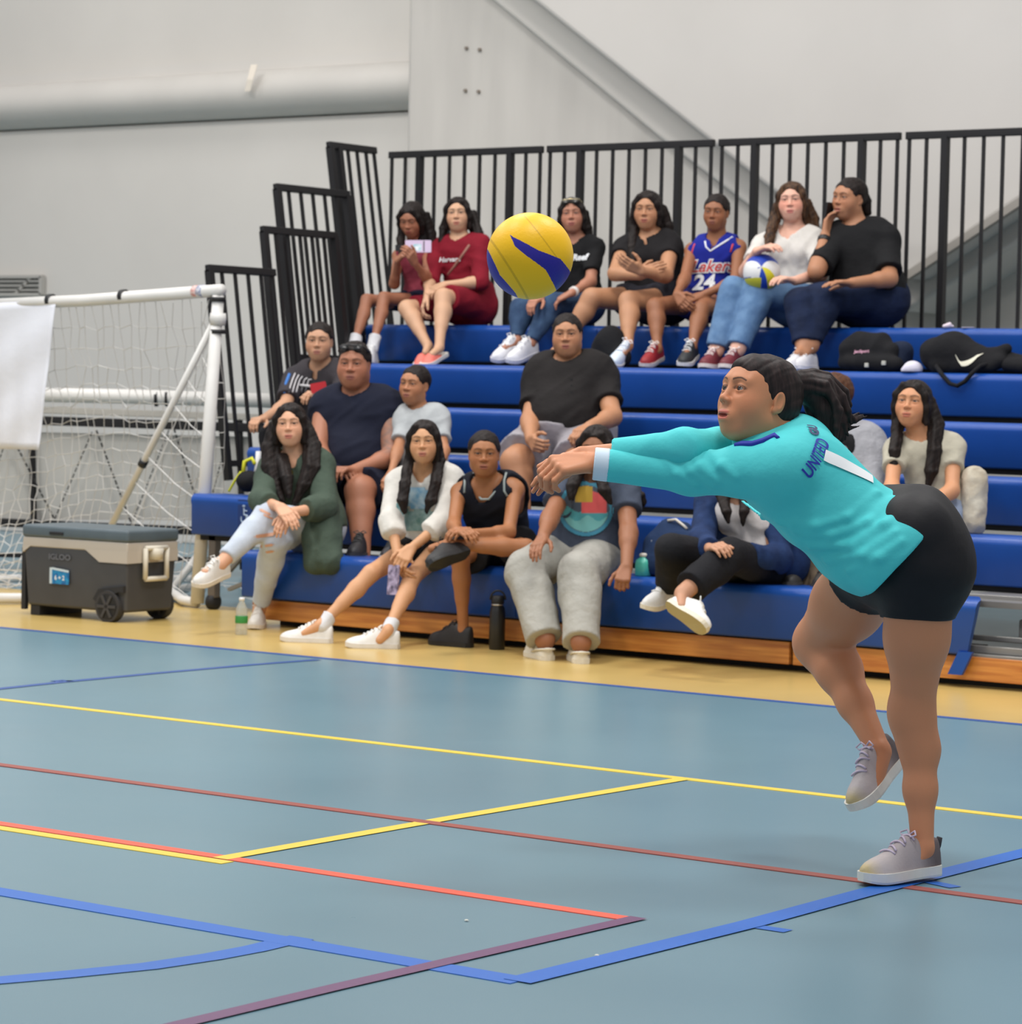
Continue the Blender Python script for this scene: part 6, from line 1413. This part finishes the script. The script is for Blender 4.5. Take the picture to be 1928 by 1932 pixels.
# ---- cooler on wheels
F0=atZ(42,1160,0)[:2]; F1=atZ(238,1177,0)[:2]; ux=unit(np.array([*(F1-F0),0])); uy=np.cross(U3,ux); W_=float(np.linalg.norm(F1-F0)); Dp=.40; Hc=.50
co=np.array([*F0,0.]); q0=empty('cooler',co+ux*W_/2+uy*Dp/2,'large dark grey wheeled cooler with a pale band and blue sticker','cooler')
cg=mat('cooler_grey',(70,70,72),.5,var=.08,vscale=10,bump=(120,.15,.002)); cl=mat('cooler_lid',(88,100,106),.5,var=.1,vscale=10); cbg=mat('cooler_band',(190,180,166),.5)
def cbx(name,lo,hi,m,par,bev=.0,taper=0.):
    o=MB(); lo=np.array(lo,float);hi=np.array(hi,float)
    P=[]
    for i in (0,1):
        for j in (0,1):
            for k in (0,1):
                x=(lo,hi)[i][0]+(taper if not k else 0)*(1 if i==0 else -1); y=(lo,hi)[j][1]+(taper if not k else 0)*(1 if j==0 else -1); z=(lo,hi)[k][2]; P.append(co+ux*x+uy*y+U3*z)
    o.add(P,[(0,1,3,2),(4,6,7,5),(0,4,5,1),(2,3,7,6),(0,2,6,4),(1,5,7,3)]); return o.build(name,m,par,bevel=bev)
bd=cbx('body',(.0,0,.055),(W_,Dp,.40),cg,q0,.018,.018)
cbx('band',(-.003,-.003,.378),(W_+.003,Dp+.003,.432),cbg,q0,.008)
ld=cbx('lid',(-.008,-.008,.430),(W_+.008,Dp+.008,.50),cl,q0,.018)
cbx('latch',(W_*.27,-.016,.452),(W_*.40,-.004,.468),mat('dark_slot',(28,28,30),.6),ld,.003)
def P3(x,y,z): return co+ux*x+uy*y+U3*z
o=MB(); o.prism([P3(W_*.60,-.004,.385),P3(W_+.003,-.004,.385),P3(W_+.003,-.004,.320),P3(W_*.74,-.004,.320)],uy*.02); o.build('band_corner',cbg,q0)
o=MB(); o.prism([P3(-.002,-.004,.385),P3(W_*.08,-.004,.385),P3(-.002,-.004,.345)],uy*.02); o.build('band_corner',cbg,q0)
o=MB(); o.prism([P3(W_+.004,0,.385),P3(W_+.004,Dp,.385),P3(W_+.004,Dp,.325),P3(W_+.004,0,.320)],-ux*.02); o.build('band_corner',cbg,q0)
o=MB(); 
for a,b in (((.12,.40),(.12,.235)),((.12,.235),(.29,.235)),((.29,.235),(.29,.40)),((.29,.40),(.12,.40))): o.tube([P3(W_+.022,a[0],a[1]),P3(W_+.022,b[0],b[1])],.014,8)
o.tube([P3(W_+.018,.205,.40),P3(W_+.012,.205,.34)],[.045,.04],8); o.build('handle',mat('handle_cream',(222,214,196),.5),q0,True)
for yy in (-.012,Dp-.02):
    o=MB(); c=P3(W_-.13,yy,.085); o.lathe(c,[(.05,0),(.085,.0),(.086,.006),(.086,.05),(.05,.052)],-uy if False else uy,28); w=o.build('wheel',mat('tyre_grey',(52,51,52),.7),q0,True)
    w.modifiers.new('es','EDGE_SPLIT').split_angle=math.radians(40)
    o=MB(); o.lathe(c-uy*.003,[(.02,0),(.068,.001),(.068,.004)],uy,24); hb=o.build('hub',mat('hub_dark',(26,26,27),.6),w)
    o=MB()
    for k in range(6): a=k*math.pi/3; e=ux*math.cos(a)+U3*math.sin(a); o.bar(c-uy*.006,c-uy*.006+e*.066,.016,.006,up=uy)
    o.lathe(c-uy*.008,[(.02,0),(.02,.008)],uy,12); o.build('spoke',mat('spoke_grey',(62,61,62),.6),hb)
o=MB(); o.prism([P3(W_-.24,-.006,.12),P3(W_-.20,-.006,.175),P3(W_-.02,-.006,.20),P3(W_-.02,-.006,.165),P3(W_-.06,-.006,.165),P3(W_-.20,-.006,.10)],uy*.02); o.build('wheel_arch',mat('arch_dark',(36,36,38),.6),q0)
o=MB(); o.bar(P3(-.012,.03,.03),P3(-.012,.03,.37),.03,.03,up=ux); o.bar(P3(-.012,.30,.03),P3(-.012,.30,.37),.03,.03,up=ux); o.bar(P3(-.012,.03,.355),P3(-.012,.30,.355),.03,.03,up=ux); o.build('tow_handle',mat('arch_dark',(36,36,38),.6),q0,bevel=.004)
cbx('foot',(.03,.03,.0),(.10,Dp-.03,.06),mat('arch_dark',(36,36,38),.6),q0,.006)
s=MB(); s.prism([P3(.215,-.003,.185),P3(.345,-.003,.185),P3(.345,-.003,.255),P3(.215,-.003,.262)],uy*.004); st_=s.build('sticker',mat('sticker_cyan',(40,150,200),.4,c2=(26,96,160),vscale=40),bd)
s=MB(); s.prism([P3(.205,-.005,.185),P3(.222,-.005,.185),P3(.222,-.005,.272),P3(.205,-.005,.272)],uy*.003); s.prism([P3(.222,-.005,.262),P3(.345,-.005,.250),P3(.345,-.005,.262),P3(.222,-.005,.274)],uy*.003); s.build('sticker_edge',mat('sticker_pale',(200,214,220),.5),st_)
V2,F2=text_mesh('6 + 2',.035,0,.001); o=make('sticker_print',np.array([P3(.28+v[0],-.0062,.218+v[1]) for v in V2]),F2,mat('print_white',(235,238,240),.6),st_)
V2,F2=text_mesh('IGLOO',.042,0,.0012); V2[:,0]*=1.25; o=make('lettering',np.array([P3(.275+v[0],-.003,.330+v[1]) for v in V2]),F2,mat('logo_grey',(104,104,108),.4),bd)
# necklace etc. small litter on floor
for (x,y) in ((880,1737),(1126,1803)):
    c=atZ(x,y,.002); o=MB(); o.lathe(c,[(.004,0),(.006,.001),(.004,.003)],n=7); q=o.build('crumb',mat('crumb',(206,206,196),.7)); tag(q,'tiny pale crumb on the blue floor, the one %s'%('nearer the purple line' if x==880 else 'beside the blue corner'),'litter')
